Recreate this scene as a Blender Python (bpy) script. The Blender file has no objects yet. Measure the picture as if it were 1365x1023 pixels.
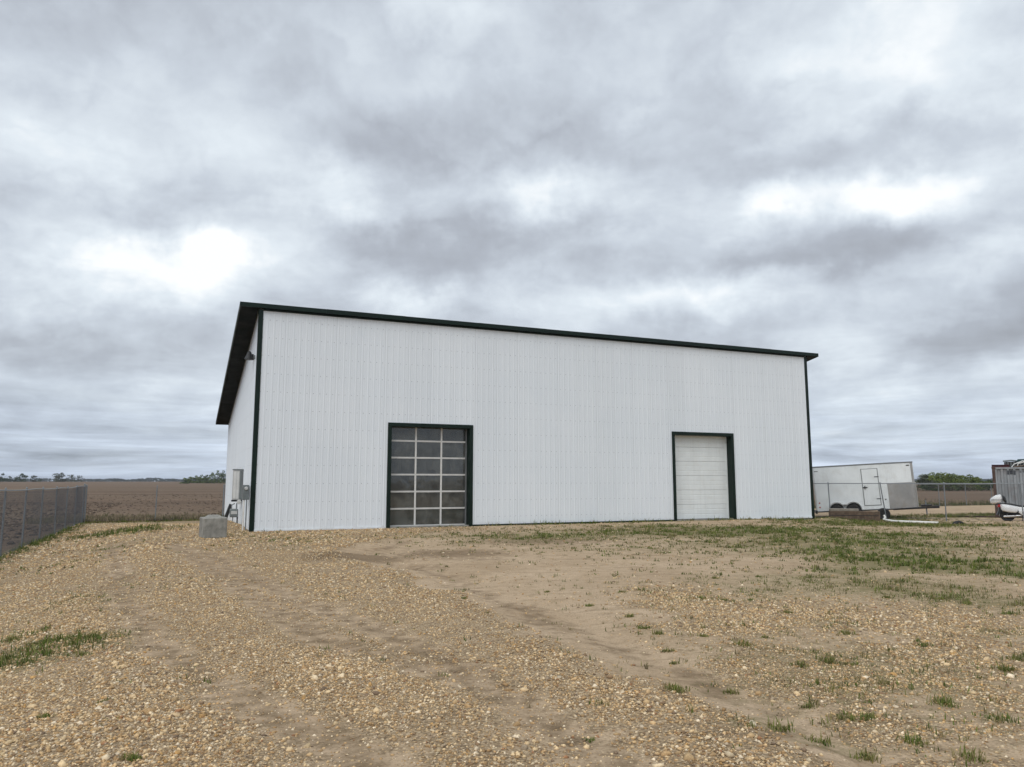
import bpy, math, random
import numpy as np
from mathutils import Vector, Matrix

random.seed(7)
RNG = np.random.default_rng(11)
PI = math.pi
R = math.radians
scene = bpy.context.scene
COL = scene.collection

# ------------------------------------------------------------------ camera
EYE = 1.7
PITCH = math.atan(130.5 / 1000.0)
cam_data = bpy.data.cameras.new('camera')
cam_data.sensor_width = 36.0
cam_data.lens = 36.0 * 1000.0 / 1365.0
cam_data.clip_start = 0.1
cam_data.clip_end = 6000.0
cam = bpy.data.objects.new('camera', cam_data)
COL.objects.link(cam)
cam.location = (0, 0, EYE)
cam.rotation_euler = (PI / 2 + PITCH, 0, 0)
scene.camera = cam

# ------------------------------------------------------------------ world
SUN_EL, SUN_AZ = R(52), R(205)          # azimuth clockwise from +Y
world = bpy.data.worlds.new('World')
scene.world = world
world.use_nodes = True


def direction(px, py):
    """viewing direction of a measured point of the cloud deck"""
    u = (px - 682.5) / 1000.0
    v = (511.5 - py) / 1000.0
    d = Vector((u, math.cos(PITCH) - v * math.sin(PITCH), math.sin(PITCH) + v * math.cos(PITCH)))
    return d.normalized()


class NT:
    """small node-tree writer"""
    def __init__(self, tree):
        self.t = tree
        self.n = tree.nodes
        self.l = tree.links

    def put(self, sock, val):
        if val is None:
            return
        if hasattr(val, 'is_output'):
            self.l.new(val, sock)
        else:
            if sock.type == 'RGBA' and len(val) == 3:
                val = (*val, 1)
            sock.default_value = val

    def math(self, op, a, b=None, c=None, clamp=False):
        n = self.n.new('ShaderNodeMath')
        n.operation = op
        n.use_clamp = clamp
        for i, v in enumerate((a, b, c)):
            self.put(n.inputs[i], v)
        return n.outputs[0]

    def vec(self, op, a, b=None, scale=None):
        n = self.n.new('ShaderNodeVectorMath')
        n.operation = op
        self.put(n.inputs[0], a)
        if b is not None:
            self.put(n.inputs[1], b)
        if scale is not None:
            self.put(n.inputs['Scale'], scale)
        return n.outputs['Value'] if op in ('LENGTH', 'DOT_PRODUCT', 'DISTANCE') else n.outputs[0]

    def noise(self, vec, scale, detail=4, rough=0.55, dist=0.0):
        n = self.n.new('ShaderNodeTexNoise')
        self.put(n.inputs['Vector'], vec)
        n.inputs['Scale'].default_value = scale
        n.inputs['Detail'].default_value = detail
        n.inputs['Roughness'].default_value = rough
        n.inputs['Distortion'].default_value = dist
        return n

    def voronoi(self, vec, scale, feature='F1', rand=1.0):
        n = self.n.new('ShaderNodeTexVoronoi')
        n.feature = feature
        self.put(n.inputs['Vector'], vec)
        n.inputs['Scale'].default_value = scale
        n.inputs['Randomness'].default_value = rand
        return n

    def ramp(self, fac, stops, mode='LINEAR'):
        n = self.n.new('ShaderNodeValToRGB')
        n.color_ramp.interpolation = mode
        el = n.color_ramp.elements
        while len(el) < len(stops):
            el.new(0.5)
        for e, (p, c) in zip(el, stops):
            e.position = p
            e.color = (*c, 1) if len(c) == 3 else c
        self.put(n.inputs[0], fac)
        return n.outputs[0]

    def mix(self, fac, a, b, mode='MIX'):
        n = self.n.new('ShaderNodeMix')
        n.data_type = 'RGBA'
        n.blend_type = mode
        self.put(n.inputs[0], fac)
        self.put(n.inputs[6], a)
        self.put(n.inputs[7], b)
        return n.outputs[2]

    def remap(self, v, a, b, c=0.0, d=1.0, smooth=True):
        n = self.n.new('ShaderNodeMapRange')
        n.interpolation_type = 'SMOOTHSTEP' if smooth else 'LINEAR'
        for i, x in enumerate((v, a, b, c, d)):
            self.put(n.inputs[i], x)
        return n.outputs[0]

    def mapping(self, vec, scale=(1, 1, 1), loc=(0, 0, 0), rot=(0, 0, 0)):
        n = self.n.new('ShaderNodeMapping')
        self.put(n.inputs['Vector'], vec)
        n.inputs['Location'].default_value = loc
        n.inputs['Rotation'].default_value = rot
        n.inputs['Scale'].default_value = scale
        return n.outputs[0]

    def bump(self, height, strength=0.5, dist=0.02, normal=None):
        n = self.n.new('ShaderNodeBump')
        n.inputs['Strength'].default_value = strength
        n.inputs['Distance'].default_value = dist
        self.put(n.inputs['Height'], height)
        if normal is not None:
            self.put(n.inputs['Normal'], normal)
        return n.outputs[0]


def build_world():
    t = world.node_tree
    t.nodes.clear()
    k = NT(t)
    tc = k.n.new('ShaderNodeTexCoord').outputs['Generated']
    d = k.vec('NORMALIZE', tc)
    sep = k.n.new('ShaderNodeSeparateXYZ')
    k.l.new(d, sep.inputs[0])
    z = k.math('MAXIMUM', sep.outputs[2], 0.0)
    # cloud deck: project the direction on a plane overhead, flattening to the horizon
    inv = k.math('DIVIDE', 1.0, k.math('ADD', z, 0.17))
    cxy = k.n.new('ShaderNodeCombineXYZ')
    k.l.new(k.math('MULTIPLY', sep.outputs[0], inv), cxy.inputs[0])
    k.l.new(k.math('MULTIPLY', sep.outputs[1], inv), cxy.inputs[1])
    p = cxy.outputs[0]
    warp = k.noise(p, 0.7, 3, 0.5)
    pw = k.vec('ADD', p, k.vec('SCALE', k.vec('SUBTRACT', warp.outputs['Color'], (0.5, 0.5, 0.5)), scale=0.9))
    n1 = k.noise(pw, 0.75, 6, 0.52, 0.15).outputs[0]
    n2 = k.noise(k.vec('ADD', pw, (7.3, 2.1, 4.0)), 2.1, 7, 0.56, 0.1).outputs[0]
    n3 = k.noise(k.vec('ADD', d, (3.3, 1.1, 0.0)), 5.0, 6, 0.55, 0.2).outputs[0]
    v = k.math('ADD', k.math('MULTIPLY', n1, 0.55), k.math('MULTIPLY', n2, 0.55))
    v = k.math('ADD', v, k.math('MULTIPLY', n3, 0.42))
    v = k.math('SUBTRACT', v, 0.275)
    # the large bright breaks and dark bellies of this deck, edges broken up by the noise
    dw = k.vec('ADD', d, k.vec('SCALE', k.vec('SUBTRACT', k.noise(d, 6.0, 5, 0.6).outputs['Color'], (0.5, 0.5, 0.5)), scale=0.13))
    for (px, py, rx, rz, amp) in BLOBS:
        c = direction(px, py)
        q = k.vec('MULTIPLY', k.vec('SUBTRACT', dw, tuple(c)), (1.0 / rx, 1.0 / max(rx, 0.2), 1.0 / rz))
        g = k.remap(k.vec('LENGTH', q), 1.0, 0.0, 0.0, amp)
        v = k.math('ADD', v, g)
    # cauliflower lumps along the edges of the cloud
    lw = k.vec('ADD', d, k.vec('SCALE', k.vec('SUBTRACT', k.noise(d, 9.0, 5, 0.6).outputs['Color'], (0.5, 0.5, 0.5)), scale=0.16))
    for sc, am in ((4.5, 0.46), (9.5, 0.20)):
        bn = k.noise(k.mapping(lw, (1, 1, 1.7), (sc, 2.0, 0.7)), sc, 2, 0.5).outputs[0]
        bl = k.math('ABSOLUTE', k.math('SUBTRACT', bn, 0.5))
        v = k.math('ADD', v, k.math('MULTIPLY', k.math('SUBTRACT', bl, 0.09), am))
    v = k.math('ADD', k.math('MULTIPLY', k.math('SUBTRACT', v, 0.5), 1.3), 0.55)
    col = k.ramp(v, [(0.05, (0.37, 0.39, 0.43)), (0.30, (0.475, 0.512, 0.572)), (0.50, (0.635, 0.693, 0.765)),
                     (0.69, (0.82, 0.89, 0.95)), (0.86, (1.06, 1.09, 1.10))])
    hz = k.remap(z, 0.0, 0.16, 1.0, 0.0)
    col = k.mix(k.math('MULTIPLY', hz, 0.65), col, (0.49, 0.58, 0.735))
    streak = k.noise(k.mapping(d, (2.0, 2.0, 26.0)), 2.2, 6, 0.6, 0.4).outputs[0]
    sg = k.math('MULTIPLY', k.math('SUBTRACT', streak, 0.5), k.math('MULTIPLY', k.remap(z, 0.0, 0.15, 1.0, 0.0), 1.9))
    gain = k.math('ADD', 1.0, sg)
    col = k.mix(1.0, col, gain, 'MULTIPLY')
    bg = k.n.new('ShaderNodeBackground')
    k.l.new(col, bg.inputs[0])
    bg.inputs[1].default_value = 1.0
    sky = k.n.new('ShaderNodeTexSky')
    sky.sky_type = 'NISHITA'
    sky.sun_disc = False
    sky.sun_elevation = SUN_EL
    sky.sun_rotation = SUN_AZ
    bg2 = k.n.new('ShaderNodeBackground')
    k.l.new(sky.outputs[0], bg2.inputs[0])
    bg2.inputs[1].default_value = 0.1
    mx = k.n.new('ShaderNodeMixShader')
    mx.inputs[0].default_value = 0.93
    k.l.new(bg2.outputs[0], mx.inputs[1])
    k.l.new(bg.outputs[0], mx.inputs[2])
    out = k.n.new('ShaderNodeOutputWorld')
    k.l.new(mx.outputs[0], out.inputs[0])


#        px    py    rx    rz    amount
BLOBS = [(200, 352, 0.17, 0.075, 0.38), (285, 335, 0.06, 0.05, 0.24), (60, 385, 0.12, 0.06, 0.16),
         (1190, 270, 0.12, 0.045, 0.24), (1060, 262, 0.06, 0.035, 0.20), (1320, 330, 0.12, 0.06, 0.16),
         (1040, 110, 0.10, 0.08, 0.12), (1180, 70, 0.16, 0.09, 0.12), (720, 262, 0.14, 0.045, 0.20),
         (470, 255, 0.13, 0.055, 0.22), (930, 405, 0.24, 0.05, 0.26), (560, 395, 0.10, 0.03, 0.14),
         (90, 225, 0.12, 0.06, 0.10), (170, 110, 0.34, 0.13, 0.06), (900, 40, 0.3, 0.1, 0.06), (1330, 130, 0.16, 0.10, 0.08),
         (640, 335, 0.36, 0.06, -0.19), (1080, 345, 0.24, 0.05, -0.22), (640, 185, 0.28, 0.07, -0.16),
         (200, 270, 0.22, 0.05, -0.10), (1190, 190, 0.22, 0.05, -0.17), 
         (80, 470, 0.3, 0.05, -0.10), (720, 80, 0.12, 0.1, -0.06), (1300, 440, 0.2, 0.04, -0.10)]
build_world()

sun_data = bpy.data.lights.new('sun', 'SUN')
sun_data.energy = 1.5
sun_data.angle = R(55)
sun_data.color = (1.0, 0.98, 0.955)
sun = bpy.data.objects.new('sun', sun_data)
COL.objects.link(sun)
_sd = Vector((math.sin(SUN_AZ) * math.cos(SUN_EL), math.cos(SUN_AZ) * math.cos(SUN_EL), math.sin(SUN_EL)))
sun.rotation_euler = _sd.to_track_quat('Z', 'Y').to_euler()
sun.location = (0, -20, 40)

scene.view_settings.view_transform = 'Standard'
scene.view_settings.look = 'None'
scene.view_settings.exposure = 0.0
scene.view_settings.gamma = 1.0
scene.render.resolution_x = 1024
scene.render.resolution_y = 767


# ------------------------------------------------------------------ helpers
def tag(o, label=None, cat=None, group=None, kind=None):
    if label:
        o['label'] = label
    if cat:
        o['category'] = cat
    if group:
        o['group'] = group
    if kind:
        o['kind'] = kind
    return o


def empty(name, loc=(0, 0, 0), rot=(0, 0, 0)):
    o = bpy.data.objects.new(name, None)
    o.empty_display_size = 0.3
    COL.objects.link(o)
    o.location = loc
    o.rotation_euler = rot
    return o


def link(name, me, parent=None):
    o = bpy.data.objects.new(name, me)
    COL.objects.link(o)
    if parent is not None:
        o.parent = parent
    return o


class MB:
    """collects shapes for one mesh"""
    def __init__(self):
        self.v = []
        self.f = []

    def add(self, vs, fs):
        b = len(self.v)
        self.v += [tuple(x) for x in vs]
        self.f += [tuple(i + b for i in f) for f in fs]
        return self

    def box(self, x0, x1, y0, y1, z0, z1, bev=0.0):
        if bev <= 0:
            vs = [(x, y, z) for z in (z0, z1) for y in (y0, y1) for x in (x0, x1)]
            fs = [(0, 2, 3, 1), (4, 5, 7, 6), (0, 1, 5, 4), (2, 6, 7, 3), (0, 4, 6, 2), (1, 3, 7, 5)]
            return self.add(vs, fs)
        # chamfered box
        b = bev
        vs = []
        idx = {}
        for sx in (0, 1):
            for sy in (0, 1):
                for sz in (0, 1):
                    X, Y, Z = (x0, x1)[sx], (y0, y1)[sy], (z0, z1)[sz]
                    dx, dy, dz = (b if sx == 0 else -b), (b if sy == 0 else -b), (b if sz == 0 else -b)
                    for ax in range(3):
                        q = [X + dx, Y + dy, Z + dz]
                        q[ax] = (X, Y, Z)[ax]
                        idx[(sx, sy, sz, ax)] = len(vs)
                        vs.append(tuple(q))
        I = idx
        fs = []
        for s in (0, 1):
            a = [I[(s, 0, 0, 0)], I[(s, 1, 0, 0)], I[(s, 1, 1, 0)], I[(s, 0, 1, 0)]]
            fs.append(a if s else a[::-1])
            a = [I[(0, s, 0, 1)], I[(0, s, 1, 1)], I[(1, s, 1, 1)], I[(1, s, 0, 1)]]
            fs.append(a if s else a[::-1])
            a = [I[(0, 0, s, 2)], I[(1, 0, s, 2)], I[(1, 1, s, 2)], I[(0, 1, s, 2)]]
            fs.append(a if s else a[::-1])
        for s in (0, 1):
            for r in (0, 1):
                fs.append([I[(s, r, 0, 0)], I[(s, r, 1, 0)], I[(s, r, 1, 1)], I[(s, r, 0, 1)]])
                fs.append([I[(s, 0, r, 0)], I[(s, 1, r, 0)], I[(s, 1, r, 2)], I[(s, 0, r, 2)]])
                fs.append([I[(0, s, r, 1)], I[(1, s, r, 1)], I[(1, s, r, 2)], I[(0, s, r, 2)]])
                for w in (0, 1):
                    fs.append([I[(s, r, w, 0)], I[(s, r, w, 1)], I[(s, r, w, 2)]])
        return self.add(vs, fs)

    def tube(self, pts, r, n=8, caps=True):
        pts = [Vector(p) for p in pts]
        rs = r if isinstance(r, (list, tuple)) else [r] * len(pts)
        rings = []
        prev = None
        for i, p in enumerate(pts):
            d = (pts[min(i + 1, len(pts) - 1)] - pts[max(i - 1, 0)]).normalized()
            ref = prev if prev is not None else (Vector((0, 0, 1)) if abs(d.z) < 0.9 else Vector((1, 0, 0)))
            a = (ref - d * ref.dot(d)).normalized()
            prev = a
            c = d.cross(a)
            rings.append([p + (a * math.cos(t) + c * math.sin(t)) * rs[i] for t in [2 * PI * j / n for j in range(n)]])
        vs = [q for rg in rings for q in rg]
        fs = []
        for i in range(len(pts) - 1):
            for j in range(n):
                fs.append((i * n + j, i * n + (j + 1) % n, (i + 1) * n + (j + 1) % n, (i + 1) * n + j))
        if caps:
            fs.append(tuple(range(n))[::-1])
            fs.append(tuple((len(pts) - 1) * n + j for j in range(n)))
        return self.add(vs, fs)

    def prism(self, poly, axis, a, b):
        """extrude a 2-D outline along an axis between a and b"""
        n = len(poly)

        def P(u, w, t):
            return {'x': (t, u, w), 'y': (u, t, w), 'z': (u, w, t)}[axis]
        vs = [P(u, w, a) for u, w in poly] + [P(u, w, b) for u, w in poly]
        fs = [tuple(range(n)), tuple(range(2 * n - 1, n - 1, -1))]
        for i in range(n):
            j = (i + 1) % n
            fs.append((i, n + i, n + j, j))
        return self.add(vs, fs)

    def lathe(self, prof, origin, axis='z', n=20):
        """prof: (radius, height) pairs"""
        o = Vector(origin)
        vs, fs = [], []
        for (r, h) in prof:
            for j in range(n):
                t = 2 * PI * j / n
                c, s = r * math.cos(t), r * math.sin(t)
                q = {'z': (c, s, h), 'y': (c, h, s), 'x': (h, c, s)}[axis]
                vs.append(o + Vector(q))
        m = len(prof)
        for i in range(m - 1):
            for j in range(n):
                fs.append((i * n + j, i * n + (j + 1) % n, (i + 1) * n + (j + 1) % n, (i + 1) * n + j))
        fs.append(tuple(range(n))[::-1])
        fs.append(tuple((m - 1) * n + j for j in range(n)))
        return self.add(vs, fs)

    def mesh(self, name, mat=None, smooth=False):
        import bmesh
        me = bpy.data.meshes.new(name)
        me.from_pydata(self.v, [], self.f)
        bm = bmesh.new()
        bm.from_mesh(me)
        bmesh.ops.recalc_face_normals(bm, faces=bm.faces)
        bm.to_mesh(me)
        bm.free()
        if mat:
            me.materials.append(mat)
        if smooth:
            for p in me.polygons:
                p.use_smooth = True
            try:
                me.set_sharp_from_angle(angle=R(40))
            except Exception:
                pass
        return me

    def build(self, name, mat, parent=None, smooth=False):
        return link(name, self.mesh(name, mat, smooth), parent)


def np_mesh(name, V, F, mat, colors=None, smooth=False):
    """fast mesh from arrays; F is (n,3) or (n,4)"""
    me = bpy.data.meshes.new(name)
    V = np.ascontiguousarray(V, dtype=np.float32)
    F = np.ascontiguousarray(F, dtype=np.int32)
    k = F.shape[1]
    me.vertices.add(len(V))
    me.vertices.foreach_set('co', V.ravel())
    me.loops.add(F.size)
    me.loops.foreach_set('vertex_index', F.ravel())
    me.polygons.add(len(F))
    me.polygons.foreach_set('loop_start', np.arange(0, F.size, k, dtype=np.int32))
    me.polygons.foreach_set('loop_total', np.full(len(F), k, dtype=np.int32))
    if smooth:
        me.polygons.foreach_set('use_smooth', np.ones(len(F), dtype=bool))
    me.update(calc_edges=True)
    if colors is not None:
        a = me.color_attributes.new('tone', 'FLOAT_COLOR', 'POINT')
        c = np.ones((len(V), 4), dtype=np.float32)
        c[:, :colors.shape[1]] = colors
        a.data.foreach_set('color', c.ravel())
    me.materials.append(mat)
    return me


# value noise on the ground plane
_PERM = RNG.random((256, 256))


def vnoise(x, y):
    xi, yi = np.floor(x).astype(int), np.floor(y).astype(int)
    fx, fy = x - xi, y - yi
    fx, fy = fx * fx * (3 - 2 * fx), fy * fy * (3 - 2 * fy)
    a, b = _PERM[xi & 255, yi & 255], _PERM[(xi + 1) & 255, yi & 255]
    c, d = _PERM[xi & 255, (yi + 1) & 255], _PERM[(xi + 1) & 255, (yi + 1) & 255]
    return (a * (1 - fx) + b * fx) * (1 - fy) + (c * (1 - fx) + d * fx) * fy


def fbm(x, y, s, oct=4, ox=0.0):
    x, y = np.asarray(x, float) * s + ox + 31.7, np.asarray(y, float) * s + ox * 1.7 + 11.3
    t, a, n = 0.0, 1.0, 0.0
    for i in range(oct):
        t = t + a * vnoise(x, y)
        n += a
        a *= 0.5
        x, y = x * 2.03 + 5.1, y * 2.03 + 9.2
    return t / n


def sstep(e0, e1, x):
    t = np.clip((x - e0) / (e1 - e0), 0, 1)
    return t * t * (3 - 2 * t)


# building frame: L is the near left corner of the long front wall, UX runs along it, UY to the back
LX, LY = -8.943, 26.027
UX, UY = (0.91598, 0.40123), (-0.40123, 0.91598)
BLD_ROT = math.atan2(UX[1], UX[0])
BW, BD = 25.458, 16.0


def to_ab(x, y):
    return ((x - LX) * UX[0] + (y - LY) * UX[1], (x - LX) * UY[0] + (y - LY) * UY[1])


def from_ab(a, b):
    return (LX + a * UX[0] + b * UY[0], LY + a * UX[1] + b * UY[1])


def ground_at(px, py, z=0.0):
    """spot of the yard measured in the photograph (flat ground at height z)"""
    u = (px - 682.5) / 1000.0
    v = (511.5 - py) / 1000.0
    dy = math.cos(PITCH) - v * math.sin(PITCH)
    dz = math.sin(PITCH) + v * math.cos(PITCH)
    t = (z - EYE) / dz
    return (u * t, dy * t)


# ------------------------------------------------------------------ materials
def principled(name, base=(0.5, 0.5, 0.5), rough=0.6, metal=0.0, spec=0.5):
    m = bpy.data.materials.new(name)
    m.use_nodes = True
    b = m.node_tree.nodes['Principled BSDF']
    b.inputs['Base Color'].default_value = (*base, 1)
    b.inputs['Roughness'].default_value = rough
    b.inputs['Metallic'].default_value = metal
    b.inputs['Specular IOR Level'].default_value = spec
    return m, b, NT(m.node_tree)


def worn(name, base, rough=0.6, metal=0.0, var=0.12, scale=3.0, streak=0.0, dirt=None, dirt_amt=0.3, bump=0.0, spec=0.5):
    """paint or metal with uneven tone, optional vertical streaks and blotches of dirt"""
    m, b, k = principled(name, base, rough, metal, spec)
    g = k.n.new('ShaderNodeNewGeometry').outputs['Position']
    n = k.noise(g, scale, 6, 0.6).outputs[0]
    lo = tuple(max(0, c * (1 - var)) for c in base)
    hi = tuple(min(1, c * (1 + var)) for c in base)
    col = k.mix(k.remap(n, 0.3, 0.7), lo, hi)
    if streak > 0:
        s = k.noise(k.mapping(g, (6.0, 6.0, 0.25)), 2.0, 5, 0.6).outputs[0]
        col = k.mix(k.math('MULTIPLY', k.remap(s, 0.45, 0.75), streak), col, tuple(c * 0.6 for c in base))
    if dirt:
        dn = k.noise(g, scale * 1.7, 8, 0.65, 0.4).outputs[0]
        col = k.mix(k.math('MULTIPLY', k.remap(dn, 0.48, 0.68), dirt_amt), col, dirt)
    k.l.new(col, b.inputs['Base Color'])
    k.l.new(k.remap(n, 0.2, 0.8, max(0.05, rough - 0.1), min(1, rough + 0.12)), b.inputs['Roughness'])
    if bump > 0:
        k.l.new(k.bump(k.noise(g, scale * 8, 5, 0.6).outputs[0], bump, 0.01), b.inputs['Normal'])
    return m


def vcol_mat(name, rough=0.9, var=0.0, trans=0.0, bump=0.0, spec=0.3):
    m, b, k = principled(name, (0.3, 0.3, 0.3), rough, 0, spec)
    a = k.n.new('ShaderNodeVertexColor')
    a.layer_name = 'tone'
    col = a.outputs[0]
    g = k.n.new('ShaderNodeNewGeometry').outputs['Position']
    if var > 0:
        n = k.noise(g, 60.0, 4, 0.6).outputs[0]
        col = k.mix(1.0, col, k.remap(n, 0.2, 0.8, 1 - var, 1 + var), 'MULTIPLY')
    k.l.new(col, b.inputs['Base Color'])
    if bump > 0:
        k.l.new(k.bump(k.noise(g, 90.0, 4, 0.6).outputs[0], bump, 0.004), b.inputs['Normal'])
    if trans > 0:
        tr = k.n.new('ShaderNodeBsdfTranslucent')
        k.l.new(col, tr.inputs[0])
        mx = k.n.new('ShaderNodeMixShader')
        mx.inputs[0].default_value = trans
        k.l.new(b.outputs[0], mx.inputs[1])
        k.l.new(tr.outputs[0], mx.inputs[2])
        k.l.new(mx.outputs[0], k.n['Material Output'].inputs[0])
    return m


def wall_paint():
    m, b, k = principled('white_ribbed_steel', (0.72, 0.745, 0.76), 0.42, 0, 0.4)
    g = k.n.new('ShaderNodeNewGeometry').outputs['Position']
    oi = k.n.new('ShaderNodeObjectInfo').outputs['Random']
    n = k.noise(g, 0.5, 5, 0.6).outputs[0]
    col = k.mix(k.remap(n, 0.3, 0.7), (0.785, 0.83, 0.87), (0.815, 0.855, 0.89))
    col = k.mix(1.0, col, k.remap(oi, 0, 1, 0.975, 1.015, False), 'MULTIPLY')
    st = k.noise(k.mapping(g, (7, 7, 0.18)), 1.6, 5, 0.6).outputs[0]
    col = k.mix(k.math('MULTIPLY', k.remap(st, 0.52, 0.75), 0.12), col, (0.62, 0.645, 0.66))
    # rain-splashed soil on the lowest part of the sheets
    sp = k.n.new('ShaderNodeSeparateXYZ')
    k.l.new(g, sp.inputs[0])
    h = k.math('ADD', sp.outputs[2], k.math('MULTIPLY', k.noise(g, 2.5, 5, 0.7).outputs[0], -0.7))
    col = k.mix(k.remap(h, -0.2, -0.45, 0.0, 0.35), col, (0.40, 0.34, 0.27))
    k.l.new(col, b.inputs['Base Color'])
    k.l.new(k.bump(k.noise(g, 1.2, 3, 0.5).outputs[0], 0.05, 0.05), b.inputs['Normal'])
    return m


def glass_mat():
    m = bpy.data.materials.new('dusty_window_glass')
    m.use_nodes = True
    k = NT(m.node_tree)
    k.n.clear()
    g = k.n.new('ShaderNodeNewGeometry').outputs['Position']
    tr = k.n.new('ShaderNodeBsdfTransparent')
    tr.inputs[0].default_value = (0.55, 0.57, 0.56, 1)
    gl = k.n.new('ShaderNodeBsdfGlossy')
    gl.inputs['Roughness'].default_value = 0.04
    gl.inputs[0].default_value = (0.95, 0.97, 1.0, 1)
    k.l.new(k.bump(k.noise(g, 1.1, 2, 0.5).outputs[0], 0.10, 0.05), gl.inputs['Normal'])
    fr = k.n.new('ShaderNodeFresnel')
    fr.inputs[0].default_value = 1.55
    mx = k.n.new('ShaderNodeMixShader')
    k.l.new(k.math('MULTIPLY', fr.outputs[0], 1.25, clamp=True), mx.inputs[0])
    k.l.new(tr.outputs[0], mx.inputs[1])
    k.l.new(gl.outputs[0], mx.inputs[2])
    df = k.n.new('ShaderNodeBsdfDiffuse')
    df.inputs[0].default_value = (0.42, 0.43, 0.40, 1)
    du = k.noise(g, 2.2, 6, 0.65).outputs[0]
    mx2 = k.n.new('ShaderNodeMixShader')
    k.l.new(k.remap(du, 0.3, 0.75, 0.09, 0.27), mx2.inputs[0])
    k.l.new(mx.outputs[0], mx2.inputs[1])
    k.l.new(df.outputs[0], mx2.inputs[2])
    o = k.n.new('ShaderNodeOutputMaterial')
    k.l.new(mx2.outputs[0], o.inputs[0])
    return m


M = {}
M['wall'] = wall_paint()
M['green'] = worn('dark_green_trim_paint', (0.0022, 0.0125, 0.0078), 0.40, 0, 0.25, 2.0, spec=0.28)
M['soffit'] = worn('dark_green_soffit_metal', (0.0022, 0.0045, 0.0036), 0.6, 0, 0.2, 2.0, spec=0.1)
M['roof'] = worn('dark_green_roof_steel', (0.02, 0.055, 0.04), 0.4, 0, 0.15, 2.0)
M['glass'] = glass_mat()
M['alu_white'] = worn('off_white_aluminium_frame', (0.70, 0.69, 0.66), 0.45, 0, 0.06, 4.0, 0.15)
M['door_white'] = worn('warm_white_door_paint', (0.80, 0.835, 0.83), 0.45, 0, 0.04, 2.0, 0.15, (0.6, 0.55, 0.46), 0.12)
M['slab'] = worn('concrete_slab', (0.27, 0.26, 0.24), 0.85, 0, 0.15, 1.5)
M['concrete'] = worn('weathered_concrete', (0.29, 0.28, 0.25), 0.9, 0, 0.22, 3.5, 0.35, (0.14, 0.14, 0.12), 0.45, 0.5)
M['galv'] = worn('galvanised_steel', (0.24, 0.26, 0.275), 0.55, 0.4, 0.15, 8.0)
M['wire'] = worn('galvanised_wire', (0.10, 0.112, 0.128), 0.6, 0.2, 0.12, 6.0)
M['grey_box'] = worn('grey_enamel', (0.17, 0.19, 0.19), 0.5, 0.1, 0.12, 5.0)
M['pale_box'] = worn('pale_grey_enamel', (0.55, 0.55, 0.53), 0.5, 0.0, 0.1, 5.0, 0.3)
M['black'] = worn('black_plastic', (0.015, 0.016, 0.017), 0.5, 0, 0.2, 8.0)
M['rubber'] = worn('tyre_rubber', (0.018, 0.018, 0.018), 0.85, 0, 0.3, 9.0, 0, (0.10, 0.085, 0.065), 0.5)
M['trailer'] = worn('white_trailer_skin', (0.80, 0.83, 0.83), 0.35, 0, 0.05, 1.5, 0.15, (0.45, 0.42, 0.36), 0.18)
M['alu'] = worn('dull_aluminium_sheet', (0.45, 0.44, 0.42), 0.38, 0.75, 0.14, 1.6, 0.3, (0.33, 0.29, 0.24), 0.5)
M['dark_steel'] = worn('black_painted_steel', (0.022, 0.022, 0.024), 0.5, 0.2, 0.3, 6.0, 0, (0.10, 0.06, 0.04), 0.4)
M['seam'] = worn('grey_door_seam_trim', (0.20, 0.21, 0.215), 0.5, 0.3, 0.1, 6.0)
M['timber'] = worn('weathered_brown_timber', (0.11, 0.075, 0.052), 0.9, 0, 0.35, 5.0, 0.4, (0.20, 0.17, 0.13), 0.4, 0.4)
M['timber_grey'] = worn('sun_bleached_timber', (0.30, 0.27, 0.23), 0.9, 0, 0.25, 5.0, 0.3, None, 0, 0.4)
M['pvc'] = worn('white_plastic_pipe', (0.78, 0.77, 0.73), 0.4, 0, 0.06, 6.0, 0, (0.4, 0.33, 0.24), 0.25)
M['rust'] = worn('rusty_brown_steel', (0.095, 0.06, 0.048), 0.8, 0.1, 0.35, 8.0, 0, (0.05, 0.03, 0.025), 0.5)
M['cont'] = worn('faded_grey_container_paint', (0.29, 0.31, 0.325), 0.6, 0.05, 0.15, 1.4, 0.45, (0.20, 0.13, 0.10), 0.25)
M['moto_white'] = worn('glossy_white_fairing', (0.78, 0.78, 0.77), 0.22, 0, 0.04, 5.0)
M['red_lens'] = worn('red_lens', (0.45, 0.02, 0.02), 0.2, 0, 0.1, 9.0)
M['chrome'] = worn('dull_chrome', (0.55, 0.55, 0.55), 0.22, 0.95, 0.1, 9.0)
M['teal'] = worn('dark_teal_plastic', (0.012, 0.05, 0.055), 0.45, 0, 0.2, 5.0)
M['junk_red'] = worn('dark_red_painted_steel', (0.07, 0.018, 0.022), 0.6, 0, 0.3, 6.0)
M['stone'] = vcol_mat('river_gravel', 0.85, 0.28, 0, 0.5)
M['leaf'] = vcol_mat('foliage', 0.7, 0.0, 0.25)
M['grass'] = vcol_mat('grass_blades', 0.75, 0.0, 0.25)
M['bark'] = worn('grey_brown_bark', (0.09, 0.075, 0.06), 0.9, 0, 0.3, 4.0)
M['mark'] = worn('dark_stencil_paint', (0.05, 0.055, 0.065), 0.6, 0, 0.3, 12.0)
M['text_grey'] = worn('faded_stencil_paint', (0.14, 0.15, 0.16), 0.6, 0, 0.3, 12.0)


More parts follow.
